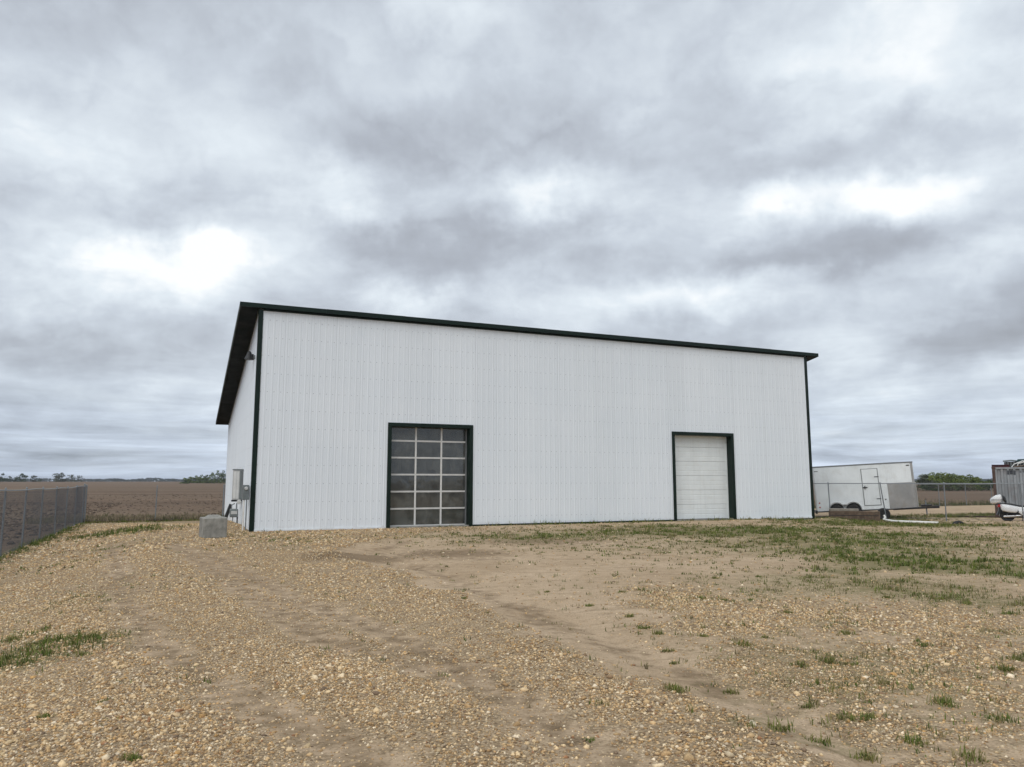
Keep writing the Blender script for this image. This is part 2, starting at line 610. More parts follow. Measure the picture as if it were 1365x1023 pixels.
def yard_mat():
    m, b, k = principled('yard_soil_and_gravel', (0.4, 0.3, 0.2), 0.95, 0, 0.15)
    g = k.n.new('ShaderNodeNewGeometry').outputs['Position']
    a = k.n.new('ShaderNodeVertexColor')
    a.layer_name = 'tone'
    s = k.n.new('ShaderNodeSeparateColor')
    k.l.new(a.outputs[0], s.inputs[0])
    grav, green, damp = s.outputs[0], s.outputs[1], s.outputs[2]
    n1 = k.noise(g, 0.55, 6, 0.62).outputs[0]
    n2 = k.noise(g, 5.0, 6, 0.65).outputs[0]
    n3 = k.noise(g, 45.0, 4, 0.6).outputs[0]
    sand = k.mix(k.remap(n1, 0.3, 0.7), (0.415, 0.303, 0.193), (0.525, 0.395, 0.265))
    sand = k.mix(k.math('MULTIPLY', k.remap(n2, 0.45, 0.75), 0.6), sand, (0.245, 0.175, 0.100))
    sand = k.mix(k.math('MULTIPLY', k.remap(n3, 0.48, 0.72), 0.7), sand, (0.19, 0.135, 0.08))
    # pebbles too small or too far to model
    v1 = k.voronoi(g, 38.0)
    v2 = k.voronoi(g, 75.0)
    peb = k.ramp(v1.outputs['Color'], [(0.0, (0.12, 0.083, 0.05)), (0.3, (0.29, 0.205, 0.118)), (0.6, (0.46, 0.340, 0.205)), (0.85, (0.63, 0.50, 0.335)), (1.0, (0.30, 0.19, 0.10))])  # pebble tones darkened, painting shade into the gaps between the loose stones
    peb2 = k.ramp(v2.outputs['Color'], [(0.0, (0.13, 0.09, 0.058)), (0.5, (0.31, 0.222, 0.132)), (1.0, (0.52, 0.405, 0.262))])
    peb = k.mix(k.remap(v1.outputs['Distance'], 0.42, 0.62), peb, peb2)
    pm = k.remap(k.math('ADD', grav, k.math('MULTIPLY', k.math('SUBTRACT', n2, 0.5), 1.2)), 0.05, 0.55)
    col = k.mix(k.math('MULTIPLY', pm, 0.92), sand, peb)
    st = k.noise(k.mapping(g, (0.35, 3.2, 1.0), (0, 0, 0), (0, 0, R(8))), 1.6, 6, 0.65, 0.6).outputs[0]
    col = k.mix(k.math('MULTIPLY', k.remap(st, 0.50, 0.70), 0.45), col, (0.20, 0.142, 0.083))
    # damp and algae-stained soil
    dm = k.remap(k.math('ADD', damp, k.math('MULTIPLY', k.math('SUBTRACT', n2, 0.5), 0.9)), 0.25, 0.75)
    col = k.mix(k.math('MULTIPLY', dm, 0.75), col, (0.158, 0.108, 0.061))
    gm = k.remap(k.math('ADD', green, k.math('MULTIPLY', k.math('SUBTRACT', k.noise(g, 9.0, 6, 0.7).outputs[0], 0.5), 1.3)), 0.22, 0.72)
    col = k.mix(k.math('MULTIPLY', gm, 0.7), col, (0.128, 0.124, 0.042))
    k.l.new(col, b.inputs['Base Color'])
    hgt = k.math('MULTIPLY', k.math('SUBTRACT', 0.6, v1.outputs['Distance']), pm)
    hgt = k.math('ADD', hgt, k.math('MULTIPLY', n2, 0.5))
    hgt = k.math('ADD', hgt, k.math('MULTIPLY', n3, 0.3))
    k.l.new(k.bump(hgt, 0.8, 0.03), b.inputs['Normal'])
    return m


def field_mat():
    m, b, k = principled('tilled_field_soil', (0.15, 0.1, 0.07), 0.95, 0, 0.1)
    g = k.n.new('ShaderNodeNewGeometry').outputs['Position']
    rows = k.mapping(g, (0.035, 1.0, 1.0), (0, 0, 0), (0, 0, R(-3)))
    n1 = k.noise(rows, 0.16, 5, 0.6).outputs[0]
    n2 = k.noise(rows, 1.4, 5, 0.65).outputs[0]
    n3 = k.noise(g, 2.4, 6, 0.7).outputs[0]
    far = k.noise(k.mapping(g, (0.02, 1, 1)), 0.035, 4, 0.6).outputs[0]
    col = k.mix(k.remap(n1, 0.38, 0.66), (0.112, 0.074, 0.051), (0.200, 0.138, 0.094))
    col = k.mix(k.math('MULTIPLY', k.remap(n2, 0.48, 0.7), 0.7), col, (0.29, 0.215, 0.145))
    col = k.mix(k.math('MULTIPLY', k.remap(n3, 0.5, 0.72), 0.5), col, (0.085, 0.064, 0.048))
    col = k.mix(k.math('MULTIPLY', k.remap(far, 0.45, 0.65), 0.5), col, (0.24, 0.185, 0.125))
    k.l.new(col, b.inputs['Base Color'])
    h = k.math('ADD', k.math('MULTIPLY', n3, 0.6), k.math('MULTIPLY', n2, 0.5))
    k.l.new(k.bump(h, 1.0, 0.25), b.inputs['Normal'])
    return m


M['yard'] = yard_mat()
M['field'] = field_mat()

# ------------------------------------------------------------------ ground
FENCE_A, FENCE_B = -6.6, 15.9           # left and back fence in building coordinates


def yard_height(x, y):
    x, y = np.asarray(x, float), np.asarray(y, float)
    a, b = to_ab(x, y)
    h = -0.34 * sstep(-2.2, -6.3, a)
    h = np.minimum(h, -0.33 * sstep(3.0, 13.5, b) * sstep(2.0, -1.0, a))
    h = np.minimum(h, -0.17 * sstep(21.5, 27.0, a) * sstep(-9.0, -2.5, b) - 0.15 * sstep(6, 16, b) * sstep(24, 28, a))
    h = h + 0.05 * (fbm(x, y, 0.35, 3, 3.0) - 0.5) * sstep(0.2, 2.5, np.abs(b) + np.maximum(0, -a))
    h = h + 0.028 * (fbm(x, y, 1.7, 3, 9.0) - 0.5)
    # little bank of gravel pushed up along the edge of the drive
    d = drive_dist(x, y)
    h = h + 0.06 * np.exp(-((d - 0.25) / 0.45) ** 2) - 0.05 * np.exp(-((d + 0.7) / 0.5) ** 2)
    # wheel tracks
    h = h - 0.035 * lane_amt(x, y)
    # soil drifted to the right corner of the building and by the side wall
    h = h + 0.16 * np.exp(-(((a - 25.9) / 1.0) ** 2 + ((b + 0.7) / 0.7) ** 2))
    h = h + 0.28 * np.exp(-(((a + 0.7) / 0.55) ** 2 + ((b - 3.2) / 1.8) ** 2))
    # sink below the field outside the fenced yard
    out = np.maximum(np.maximum(FENCE_A - 0.25 - a, b - (FENCE_B + 0.3)), 0)
    h = h - 0.5 * sstep(0, 0.9, out)
    return h


def seg_dist(x, y, pts):
    """distance to a polyline and the side of it"""
    best = np.full(np.shape(x), 1e9)
    side = np.zeros(np.shape(x))
    for (x0, y0), (x1, y1) in zip(pts[:-1], pts[1:]):
        ex, ey = x1 - x0, y1 - y0
        t = np.clip(((x - x0) * ex + (y - y0) * ey) / (ex * ex + ey * ey), 0, 1)
        dx, dy = x - x0 - t * ex, y - y0 - t * ey
        d = np.hypot(dx, dy)
        cr = np.sign(ex * dy - ey * dx)
        side = np.where(d < best, cr, side)
        best = np.minimum(best, d)
    return best, side


EDGE = [ground_at(*p) for p in [(520, 722), (455, 738), (470, 748), (560, 772), (640, 812), (740, 858), (850, 912), (960, 962), (1090, 1030)]]
EDGE = EDGE + [(EDGE[-1][0] + 1.2, EDGE[-1][1] - 4), (EDGE[-1][0] + 1.5, -14)]
LANES = [[ground_at(*p) for p in pl] for pl in (
    [(150, 722), (165, 790), (205, 850), (300, 915), (430, 975), (540, 1040)],
    [(230, 722), (330, 790), (430, 850), (620, 900), (760, 975), (850, 1040)],
    [(270, 735), (400, 800), (560, 860), (700, 930)])]
RUTS = [[ground_at(*p) for p in pl] for pl in (
    [(640, 800), (730, 845), (830, 905), (980, 985), (1060, 1030)],
    [(740, 800), (800, 840), (900, 905), (960, 940)],
    [(500, 752), (640, 760), (800, 752), (960, 742)],
    [(560, 768), (700, 775), (860, 765)])]


def drive_dist(x, y):
    d, s = seg_dist(np.asarray(x, float), np.asarray(y, float), EDGE)
    w = (fbm(x, y, 0.9, 3, 2.0) - 0.5) * 0.9
    return -d * s + w          # positive on the gravel side


def lane_amt(x, y):
    x, y = np.asarray(x, float), np.asarray(y, float)
    t = 0.0
    for L in LANES:
        d, _ = seg_dist(x, y, L)
        t = np.maximum(t, np.exp(-(d / 0.42) ** 2))
    for L in RUTS:
        d, _ = seg_dist(x, y, L)
        t = np.maximum(t, 0.6 * np.exp(-(d / 0.22) ** 2))
    return t


def blob(x, y, px, py, rx, ry):
    cx, cy = ground_at(px, py)
    _, ya = ground_at(px, py - ry)
    _, yb = ground_at(px, py + ry)
    wy = (ya - yb) / 2
    wx = rx * cy / 1000.0
    return np.exp(-(((x - cx) / wx) ** 2 + ((y - cy) / wy) ** 2))


GREEN = [(55, 858, 85, 26, 1.0), (25, 836, 30, 12, 0.9), (5, 870, 30, 20, 0.8), (110, 795, 60, 12, 0.38), (165, 704, 70, 5, 0.9), (150, 722, 80, 6, 0.3),
         (90, 740, 50, 8, 0.3), (1235, 750, 160, 18, 0.85), (1120, 762, 60, 8, 0.7), (1340, 762, 60, 16, 0.9), (1000, 706, 200, 7, 0.75), (880, 703, 110, 5, 0.7),
         (1220, 716, 190, 10, 0.62), (1330, 845, 60, 18, 0.55), (1110, 830, 80, 14, 0.5), (1200, 880, 120, 30, 0.34), (1040, 790, 120, 12, 0.4),
         (930, 800, 80, 14, 0.36), (740, 712, 110, 5, 0.55), (560, 715, 80, 5, 0.45), (400, 720, 90, 8, 0.38), (1050, 692, 60, 3, 0.8),
         (1000, 965, 70, 18, 0.5), (1110, 990, 70, 18, 0.55), (890, 850, 70, 25, 0.34), (660, 722, 120, 6, 0.42), (1150, 690, 120, 4, 0.8),
         (1300, 700, 90, 5, 0.6), (830, 730, 200, 10, 0.3), (1250, 960, 130, 40, 0.33), (330, 712, 50, 5, 0.3), (1160, 890, 280, 90, 0.46), (1150, 780, 280, 28, 0.52), (1150, 728, 320, 20, 0.66), (930, 710, 260, 10, 0.72), (700, 716, 160, 7, 0.6), (1300, 800, 120, 24, 0.55), (60, 800, 70, 30, 0.4), (1180, 698, 160, 6, 0.85)]
DAMP = [(470, 743, 90, 7, 0.95), (600, 738, 110, 8, 0.75), (720, 722, 150, 8, 0.6), (900, 706, 170, 6, 0.6), (1050, 712, 170, 7, 0.4), (560, 755, 60, 6, 0.55),
        (820, 860, 60, 18, 0.4), (1000, 985, 120, 16, 0.6), (690, 830, 50, 12, 0.35), (620, 745, 100, 6, 0.5), (1100, 995, 80, 14, 0.5), (1220, 735, 160, 12, 0.4), (1150, 720, 260, 14, 0.42), (1250, 860, 160, 30, 0.3), (1180, 950, 160, 30, 0.28)]


def masks(x, y):
    x, y = np.asarray(x, float), np.asarray(y, float)
    a, b = to_ab(x, y)
    d = drive_dist(x, y)
    n = fbm(x, y, 1.3, 4, 21.0)
    n2 = fbm(x, y, 0.45, 4, 5.0)
    grav = sstep(-0.25, 0.5, d)
    lane = 0.0
    for L in LANES:
        q, _ = seg_dist(x, y, L)
        lane = np.maximum(lane, np.exp(-(q / 0.33) ** 2))
    grav = grav * (1 - 0.84 * np.clip(lane * sstep(0.32, 0.55, n2 * 0.5 + n * 0.5) * 1.4, 0, 1))
    grav = grav * (0.45 + 0.55 * sstep(0.28, 0.5, n))
    right = 0.0
    for bl in [(1000, 880, 190, 70, 0.8), (1250, 900, 240, 90, 0.85), (1150, 980, 240, 50, 0.95), (1340, 990, 120, 40, 1.0), (900, 800, 70, 20, 0.7), (1080, 830, 170, 30, 0.8), (1300, 830, 140, 26, 0.6), (1150, 900, 260, 70, 0.9)]:
        right = np.maximum(right, bl[4] * blob(x, y, *bl[:4]))
    right = np.minimum(right * 1.5, 0.85) * (0.25 + 0.75 * sstep(0.3, 0.5, n))
    ruts = 0.0
    for L in RUTS[:2]:
        q, _ = seg_dist(x, y, L)
        ruts = np.maximum(ruts, np.exp(-(q / 0.38) ** 2))
    right = right * (1 - 0.9 * ruts) * sstep(-0.055 * y, -0.17 * y, d)
    grav = np.maximum(grav, np.where(d < 0.2, right, 0))
    wall_strip = sstep(-3.6, -1.2, b) * sstep(0.4, 0.1, b) * sstep(9.5, 5.5, a) * sstep(-4, -2, a)
    grav = np.maximum(grav, 0.8 * wall_strip)
    grav = np.maximum(grav, 0.3 * sstep(0.5, 0.7, n) * sstep(-2.5, -0.5, b) * (b < 0.2))
    green = 0.0
    for bl in GREEN:
        green = np.maximum(green, bl[4] * blob(x, y, *bl[:4]))
    strip = 0.75 * np.exp(-((b + 0.22) / 0.28) ** 2) * sstep(1, 12, a) * (a < 27)
    green = np.maximum(green, strip)
    green = np.maximum(green, 0.75 * np.exp(-((a - FENCE_A) / 0.5) ** 2))
    green = np.maximum(green, 0.7 * np.exp(-((b - FENCE_B) / 1.0) ** 2))
    green = np.maximum(green, 0.55 * sstep(-3.0, 0.0, b) * sstep(24, 27, a) * sstep(4, 1, b))
    green = green * (0.4 + 1.2 * (n2 * 0.4 + n * 0.6))
    damp = 0.55 * np.exp(-((d + 0.55) / 0.4) ** 2) * (0.4 + n) + 0.55 * lane
    for bl in DAMP:
        damp = np.maximum(damp, bl[4] * blob(x, y, *bl[:4]))
    return np.clip(grav, 0, 1), np.clip(green, 0, 1), np.clip(damp, 0, 1)


def grid_mesh(name, xs, ys, hfun, mat, colfun=None, keep=None):
    X, Y = np.meshgrid(xs, ys)
    Z = hfun(X, Y)
    V = np.stack([X.ravel(), Y.ravel(), Z.ravel()], 1)
    nx, ny = len(xs), len(ys)
    i = (np.arange(ny - 1)[:, None] * nx + np.arange(nx - 1)[None, :]).ravel()
    F = np.stack([i, i + 1, i + nx + 1, i + nx], 1)
    if keep is not None:
        c = V[F].mean(1)
        F = F[keep(c[:, 0], c[:, 1])]
    cols = colfun(X.ravel(), Y.ravel()) if colfun else None
    return np_mesh(name, V, F, mat, cols, True)


def yard_cols(x, y):
    return np.stack(masks(x, y), 1)


def yard_keep(x, y):
    a, b = to_ab(x, y)
    inside = (a > 0.6) & (a < BW - 0.6) & (b > 0.8) & (b < BD - 0.6)      # the slab covers this part
    return (a > FENCE_A - 1.6) & (b < FENCE_B + 1.6) & ~inside


xs = np.concatenate([np.arange(-30, -22, 0.5), np.arange(-22, 32, 0.18), np.arange(32, 70, 1.0)])
ys = np.concatenate([np.arange(-18, 3, 0.7), np.arange(3, 20, 0.1), np.arange(20, 42, 0.16), np.arange(42, 76, 0.5)])
yard = link('yard_ground', grid_mesh('yard_ground', xs, ys, yard_height, M['yard'], yard_cols, yard_keep))
tag(yard, 'tan sandy yard of gravel, bare soil and patchy grass in front of the shed', 'ground', kind='structure')


def field_height(x, y):
    x, y = np.asarray(x, float), np.asarray(y, float)
    a, b = to_ab(x, y)
    r = np.hypot(x, y)
    h = -0.36 + 0.0 * x
    amp = sstep(3000, 60, r)
    h = h + 0.10 * (fbm(x * 0.15, y, 0.55, 4, 4.0) - 0.5) * amp
    h = h + 0.09 * (fbm(x, y, 1.3, 4, 14.0) - 0.5) * sstep(160, 40, r)
    inner = np.minimum(a - (FENCE_A + 0.2), (FENCE_B - 0.2) - b)
    h = h - 0.6 * sstep(0.0, 1.2, inner) * (y > -16)
    # the land swells a little to the left far off
    h = h + 1.6 * sstep(250, 900, y) * sstep(400, -300, x)
    return h


fx = np.concatenate([-np.geomspace(40, 3200, 40)[::-1], np.arange(-39, 72, 0.6), np.geomspace(73, 3200, 40)])
fy = np.concatenate([-np.geomspace(12, 3000, 24)[::-1], np.arange(-11, 28, 2.0), np.arange(28, 90, 0.22), np.geomspace(90.5, 4200, 110)])
field = link('field', grid_mesh('field', fx, fy, field_height, M['field']))
tag(field, 'brown tilled field running flat to the horizon behind the fence', 'field', kind='structure')


# ------------------------------------------------------------------ loose gravel
def ico():
    t = (1 + 5 ** 0.5) / 2
    v = np.array([(-1, t, 0), (1, t, 0), (-1, -t, 0), (1, -t, 0), (0, -1, t), (0, 1, t), (0, -1, -t), (0, 1, -t), (t, 0, -1), (t, 0, 1), (-t, 0, -1), (-t, 0, 1)], float)
    v /= np.linalg.norm(v[0])
    f = np.array([(0, 11, 5), (0, 5, 1), (0, 1, 7), (0, 7, 10), (0, 10, 11), (1, 5, 9), (5, 11, 4), (11, 10, 2), (10, 7, 6), (7, 1, 8),
                  (3, 9, 4), (3, 4, 2), (3, 2, 6), (3, 6, 8), (3, 8, 9), (4, 9, 5), (2, 4, 11), (6, 2, 10), (8, 6, 7), (9, 8, 1)])
    return v, f


def octa():
    v = np.array([(1, 0, 0), (-1, 0, 0), (0, 1, 0), (0, -1, 0), (0, 0, 1), (0, 0, -1)], float)
    f = np.array([(0, 2, 4), (2, 1, 4), (1, 3, 4), (3, 0, 4), (2, 0, 5), (1, 2, 5), (3, 1, 5), (0, 3, 5)])
    return v, f


STONE_TONES = np.array([(0.40, 0.29, 0.17), (0.50, 0.385, 0.24), (0.58, 0.48, 0.33), (0.33, 0.23, 0.13), (0.45, 0.30, 0.14), (0.62, 0.55, 0.43),
                        (0.25, 0.18, 0.12), (0.36, 0.31, 0.25), (0.30, 0.17, 0.10), (0.66, 0.61, 0.52), (0.20, 0.155, 0.12), (0.47, 0.36, 0.23)])
STONE_P = np.array([0.14, 0.18, 0.18, 0.10, 0.03, 0.12, 0.05, 0.06, 0.01, 0.06, 0.03, 0.04])


def scatter_shapes(P, size, template, flat, tones, jitter=0.18):
    v, f = template
    n, m = len(P), len(v)
    V = v[None] * (1 + jitter * RNG.standard_normal((n, m, 1)))
    sc = np.stack([size * RNG.uniform(0.8, 1.35, n), size * RNG.uniform(0.7, 1.1, n), size * RNG.uniform(*flat, n)], 1)
    V = V * sc[:, None, :]
    th = RNG.uniform(0, 2 * PI, n)
    tx = RNG.normal(0, 0.28, n)
    c, s = np.cos(tx)[:, None], np.sin(tx)[:, None]
    y, z = V[..., 1] * c - V[..., 2] * s, V[..., 1] * s + V[..., 2] * c
    x = V[..., 0]
    c, s = np.cos(th)[:, None], np.sin(th)[:, None]
    V = np.stack([x * c - y * s, x * s + y * c, z], -1) + P[:, None, :]
    F = (f[None] + (np.arange(n) * m)[:, None, None]).reshape(-1, 3)
    C = np.repeat(tones, m, axis=0)
    return V.reshape(-1, 3), F, C


def sample_yard(n, y0, y1, spread=0.74, xmin=-26, xmax=40):
    """random spots in the part of the yard the place shows"""
    y = np.sqrt(RNG.uniform(y0 * y0, y1 * y1, n))
    x = RNG.uniform(-1, 1, n) * (spread * y + 0.8)
    a, b = to_ab(x, y)
    ok = (a > FENCE_A - 0.1) & ((b < -0.05) | (((a < -0.08) | (a > BW + 0.1)) & (b < FENCE_B))) & (x > xmin) & (x < xmax)
    return x[ok], y[ok]


def gravel():
    parts = []
    off = 0
    for (y0, y1, per, size, tpl, sub) in [(3.4, 7.5, 100, 0.0115, ico(), 0.5), (3.4, 7.5, 3500, 0.0065, octa(), 0.5), (7.5, 12.0, 1800, 0.0078, octa(), 0.45),
                                          (12.0, 19.0, 600, 0.0106, octa(), 0.45), (19.0, 37.0, 170, 0.0165, octa(), 0.4)]:
        area = 0.78 * (y1 * y1 - y0 * y0)
        x, y = sample_yard(int(per * area), y0, y1, 0.76)
        g, gr, dm = masks(x, y)
        keep = RNG.random(len(x)) < np.clip(g * 1.05, 0.035, 1)
        x, y, g = x[keep], y[keep], g[keep]
        z = yard_height(x, y)
        n = len(x)
        sz = size * np.clip(np.exp(RNG.normal(-0.06, 0.52, n)), 0.35, 2.3)
        sz = sz * (0.75 + 0.7 * fbm(x, y, 0.5, 2, 40.0))
        tones = STONE_TONES[RNG.choice(len(STONE_TONES), n, p=STONE_P)] * RNG.uniform(0.75, 1.22, (n, 1)) * np.array([[1.15, 1.03, 0.86]])
        P = np.stack([x, y, z + sz * 0.12], 1)
        V, F, C = scatter_shapes(P, sz, tpl, (0.45, 0.85), tones, 0.28)
        parts.append((V, F + off, C))
        off += len(V)
    V, F, C = [np.concatenate(q) for q in zip(*parts)]
    o = link('gravel', np_mesh('gravel', V, F, M['stone'], C, False))
    tag(o, 'loose tan and cream gravel strewn over the drive and yard', 'gravel', kind='stuff')
    print('gravel tris', len(F))


gravel()


# ------------------------------------------------------------------ grass and weeds
def blades(P, n_blades, length, width, spread, tones, lean=0.6):
    """bent tapering blades for many tufts: arrays"""
    nt = len(P)
    tot = nt * n_blades
    base = np.repeat(P, n_blades, 0)
    L = np.repeat(length, n_blades) * RNG.uniform(0.45, 1.15, tot)
    W = np.repeat(width, n_blades) * RNG.uniform(0.7, 1.3, tot)
    th = RNG.uniform(0, 2 * PI, tot)
    rr = np.repeat(spread, n_blades) * np.sqrt(RNG.random(tot))
    ph = RNG.uniform(0, 2 * PI, tot)
    base = base + np.stack([rr * np.cos(ph), rr * np.sin(ph), np.full(tot, -0.006)], 1)
    ln = np.abs(RNG.normal(0.0, lean, tot)) + 0.1
    d = np.stack([np.cos(th), np.sin(th), np.zeros(tot)], 1)
    s = np.stack([-np.sin(th), np.cos(th), np.zeros(tot)], 1)
    up = np.array([0, 0, 1.0])
    mid = base + (d * np.sin(ln * 0.5)[:, None] + up * np.cos(ln * 0.5)[:, None]) * (L * 0.55)[:, None]
    tip = mid + (d * np.sin(ln * 1.3)[:, None] + up * np.maximum(np.cos(ln * 1.3), -0.1)[:, None]) * (L * 0.5)[:, None]
    w = W[:, None] * s
    V = np.stack([base - w, base + w, mid + w * 0.8, mid - w * 0.8, tip], 1).reshape(-1, 3)
    q = (np.arange(tot) * 5)[:, None]
    F = np.concatenate([q + np.array([[0, 1, 2]]), q + np.array([[0, 2, 3]]), q + np.array([[3, 2, 4]])])
    C = np.repeat(np.repeat(tones, n_blades, 0) * RNG.uniform(0.7, 1.3, (tot, 1)), 5, 0)
    return V, F, C


G_TONES = np.array([(0.115, 0.145, 0.028), (0.155, 0.175, 0.042), (0.20, 0.185, 0.062), (0.26, 0.21, 0.095), (0.09, 0.12, 0.026), (0.32, 0.255, 0.14), (0.16, 0.13, 0.065)])


def grass():
    x, y = sample_yard(330000, 4.0, 46.0, 0.76)
    x2, y2 = sample_yard(120000, 4.0, 14.0, 0.76)
    n0 = len(x)
    x, y = np.concatenate([x, x2]), np.concatenate([y, y2])
    g, gr, dm = masks(x, y)
    a, b = to_ab(x, y)
    gr = np.where(np.arange(len(x)) >= n0, np.maximum(gr - 0.36, 0) * 1.7, gr)
    clump = fbm(x, y, 2.6, 3, 60.0)
    pr = gr ** 1.35 * (0.22 + 1.7 * sstep(0.46, 0.72, clump)) * np.where(y < 14, 0.55, 0.5) + np.where((drive_dist(x, y) < -0.3) & (y < 27), np.where(np.arange(len(x)) < n0, 0.011, 0.002), 0.001)
    k = RNG.random(len(x)) < pr
    x, y, gr, b = x[k], y[k], gr[k], b[k]
    n = len(x)
    P = np.stack([x, y, yard_height(x, y)], 1)
    lush = fbm(x, y, 0.5, 3, 80.0) + (gr > 0.6) * 0.35
    w = np.stack([0.6 + lush, 0.7 + 0 * x, 0.7 + 0 * x, 0.9 - 0.5 * lush, 0.3 + lush, 0.6 - 0.4 * lush, 0.5 - 0.3 * lush], 1).clip(0.02)
    w /= w.sum(1, keepdims=True)
    idx = (w.cumsum(1) < RNG.random((n, 1))).sum(1).clip(0, 6)
    tones = G_TONES[idx] * RNG.uniform(0.8, 1.2, (n, 1))
    tones = np.where((gr > 0.55)[:, None], tones * np.array([[0.95, 1.04, 0.9]]), tones)
    length = RNG.uniform(0.02, 0.085, n) * (1 + 0.6 * (gr > 0.5)) * (1 + 1.1 * (b > -0.4) * RNG.random(n))
    V, F, C = blades(P, 7, length, np.where(y > 14, 0.0085, 0.0042), RNG.uniform(0.025, 0.12, n), tones, 0.95)
    o = link('grass', np_mesh('grass', V, F, M['grass'], C))
    tag(o, 'thin short grass and sprouts spread in patches over the yard', 'grass', kind='stuff')
    print('grass tris', len(F), 'tufts', n)
    # dead straw-coloured grass along the outside of the yard
    m = 5200
    a = np.concatenate([RNG.uniform(FENCE_A - 2.5, 1.0, m // 3), RNG.uniform(24, 75, m - m // 3)])
    bb = FENCE_B + np.abs(RNG.normal(0.2, 2.2, m)) + np.where(a > 10, RNG.uniform(0, 24, m) * (RNG.random(m) < 0.6), 0)
    x, y = from_ab(a, bb)
    z = np.maximum(field_height(x, y), yard_height(x, y))
    tt = np.array([(0.30, 0.235, 0.15), (0.22, 0.17, 0.11), (0.35, 0.28, 0.18), (0.10, 0.11, 0.04), (0.16, 0.14, 0.07)])
    q = RNG.choice(5, m, p=[0.3, 0.25, 0.15, 0.15, 0.15])
    green_band = (a > 10) & (bb < FENCE_B + 5)
    q = np.where(green_band & (RNG.random(m) < 0.75), 3, q)
    V, F, C = blades(np.stack([x, y, z], 1), 7, RNG.uniform(0.12, 0.38, m), np.full(m, 0.012), RNG.uniform(0.05, 0.2, m), tt[q], 0.5)
    o = link('dry_grass', np_mesh('dry_grass', V, F, M['grass'], C))
    tag(o, 'dead straw coloured grass fringe along the edge of the tilled field', 'grass', kind='stuff')
    # clods and stubble on the nearer field
    m = 10000
    a = np.concatenate([RNG.uniform(-60, 8, m // 2), FENCE_A - 0.6 - RNG.random(m - m // 2) ** 1.6 * 45])
    bb = np.concatenate([FENCE_B + 0.8 + RNG.random(m // 2) ** 2.2 * 95, RNG.uniform(-4, FENCE_B + 40, m - m // 2)])
    x, y = from_ab(a, bb)
    z = field_height(x, y)
    tt = np.array([(0.11, 0.076, 0.054), (0.15, 0.107, 0.076), (0.23, 0.17, 0.116), (0.07, 0.048, 0.035)])
    V, F, C = scatter_shapes(np.stack([x, y, z + 0.02], 1), RNG.uniform(0.04, 0.12, m), octa(), (0.35, 0.6), tt[RNG.choice(4, m)], 0.2)
    o = link('clods', np_mesh('clods', V, F, M['stone'], C))
    tag(o, 'dark clods of turned soil and stubble in the tilled field', 'soil', kind='stuff')


grass()


def weed_tufts():
    """the tufts that stand out singly on the gravel and sand"""
    spots = [(993, 862, 0.15), (1105, 883, 0.16), (1068, 887, 0.12), (902, 928, 0.14), (1262, 938, 0.18), (1128, 950, 0.12), (890, 865, 0.11), (973, 915, 0.10),
             (1050, 817, 0.13), (1128, 845, 0.14), (880, 845, 0.10), (1340, 893, 0.17), (1158, 952, 0.12), (1300, 1008, 0.13), (1215, 985, 0.13), (1030, 975, 0.13),
             (1090, 982, 0.12), (1150, 1005, 0.14), (935, 798, 0.10), (965, 800, 0.11), (1000, 800, 0.10), (840, 823, 0.09), (785, 808, 0.10), (955, 772, 0.12),
             (1290, 806, 0.14), (1250, 800, 0.11), (1183, 798, 0.10), (1350, 820, 0.16), (1355, 880, 0.15), (1328, 960, 0.12), (618, 802, 0.07), (785, 980, 0.06),
             (178, 1008, 0.10), (58, 948, 0.08), (140, 932, 0.07), (160, 887, 0.06), (1130, 885, 0.09), (1280, 765, 0.12), (1010, 770, 0.10), (830, 790, 0.08),
             (730, 790, 0.07), (860, 838, 0.09), (900, 880, 0.07), (1020, 850, 0.09), (1230, 860, 0.10), (1180, 910, 0.10), (940, 850, 0.09), (1075, 935, 0.08),
             (15, 862, 0.15), (65, 862, 0.12), (98, 852, 0.10), (110, 868, 0.11), (35, 870, 0.13), (20, 838, 0.12)]
    label = 'small ragged tuft of green weeds growing out of the gravel yard'
    for i, (px, py, h) in enumerate(spots):
        x, y = ground_at(px, py)
        z = float(yard_height(np.array([x]), np.array([y]))[0])
        k = 9
        h *= 0.62
        P = np.stack([RNG.normal(0, h * 0.5, k), RNG.normal(0, h * 0.4, k), np.zeros(k)], 1)
        tone = G_TONES[RNG.choice([0, 1, 1, 2, 2, 4, 3], k)] * 1.15
        V, F, C = blades(P, 12, RNG.uniform(0.5, 1.0, k) * h, np.full(k, 0.004), np.full(k, h * 0.6), tone, 1.0)
        o = link('weed_tuft', np_mesh('weed_tuft', V, F, M['grass'], C))
        o.location = (x, y, z)
        tag(o, label, 'weed', 'weed tufts scattered over the yard')


weed_tufts()


# ------------------------------------------------------------------ the metal shed
HF, HB = 7.73, 4.79                      # wall height at the front and at the back
SLOPE = (HF - HB) / BD


def rib_profile(u0, u1, pitch, start):
    """(u, depth) points of ribbed sheet between u0 and u1"""
    pts = [(u0, 0.0)]
    c = start
    while c < u1 + 0.05:
        for du, dd in ((-0.034, 0.0), (-0.015, 0.0092), (0.015, 0.0092), (0.034, 0.0)):
            if u0 < c + du < u1:
                pts.append((c + du, dd))
        for q in (0.36, 0.64):
            m = c + pitch * q
            for du, dd in ((-0.012, 0.0), (0.0, 0.0035), (0.012, 0.0)):
                if u0 < m + du < u1:
                    pts.append((m + du, dd))
        c += pitch
    pts.append((u1, 0.0))
    return pts


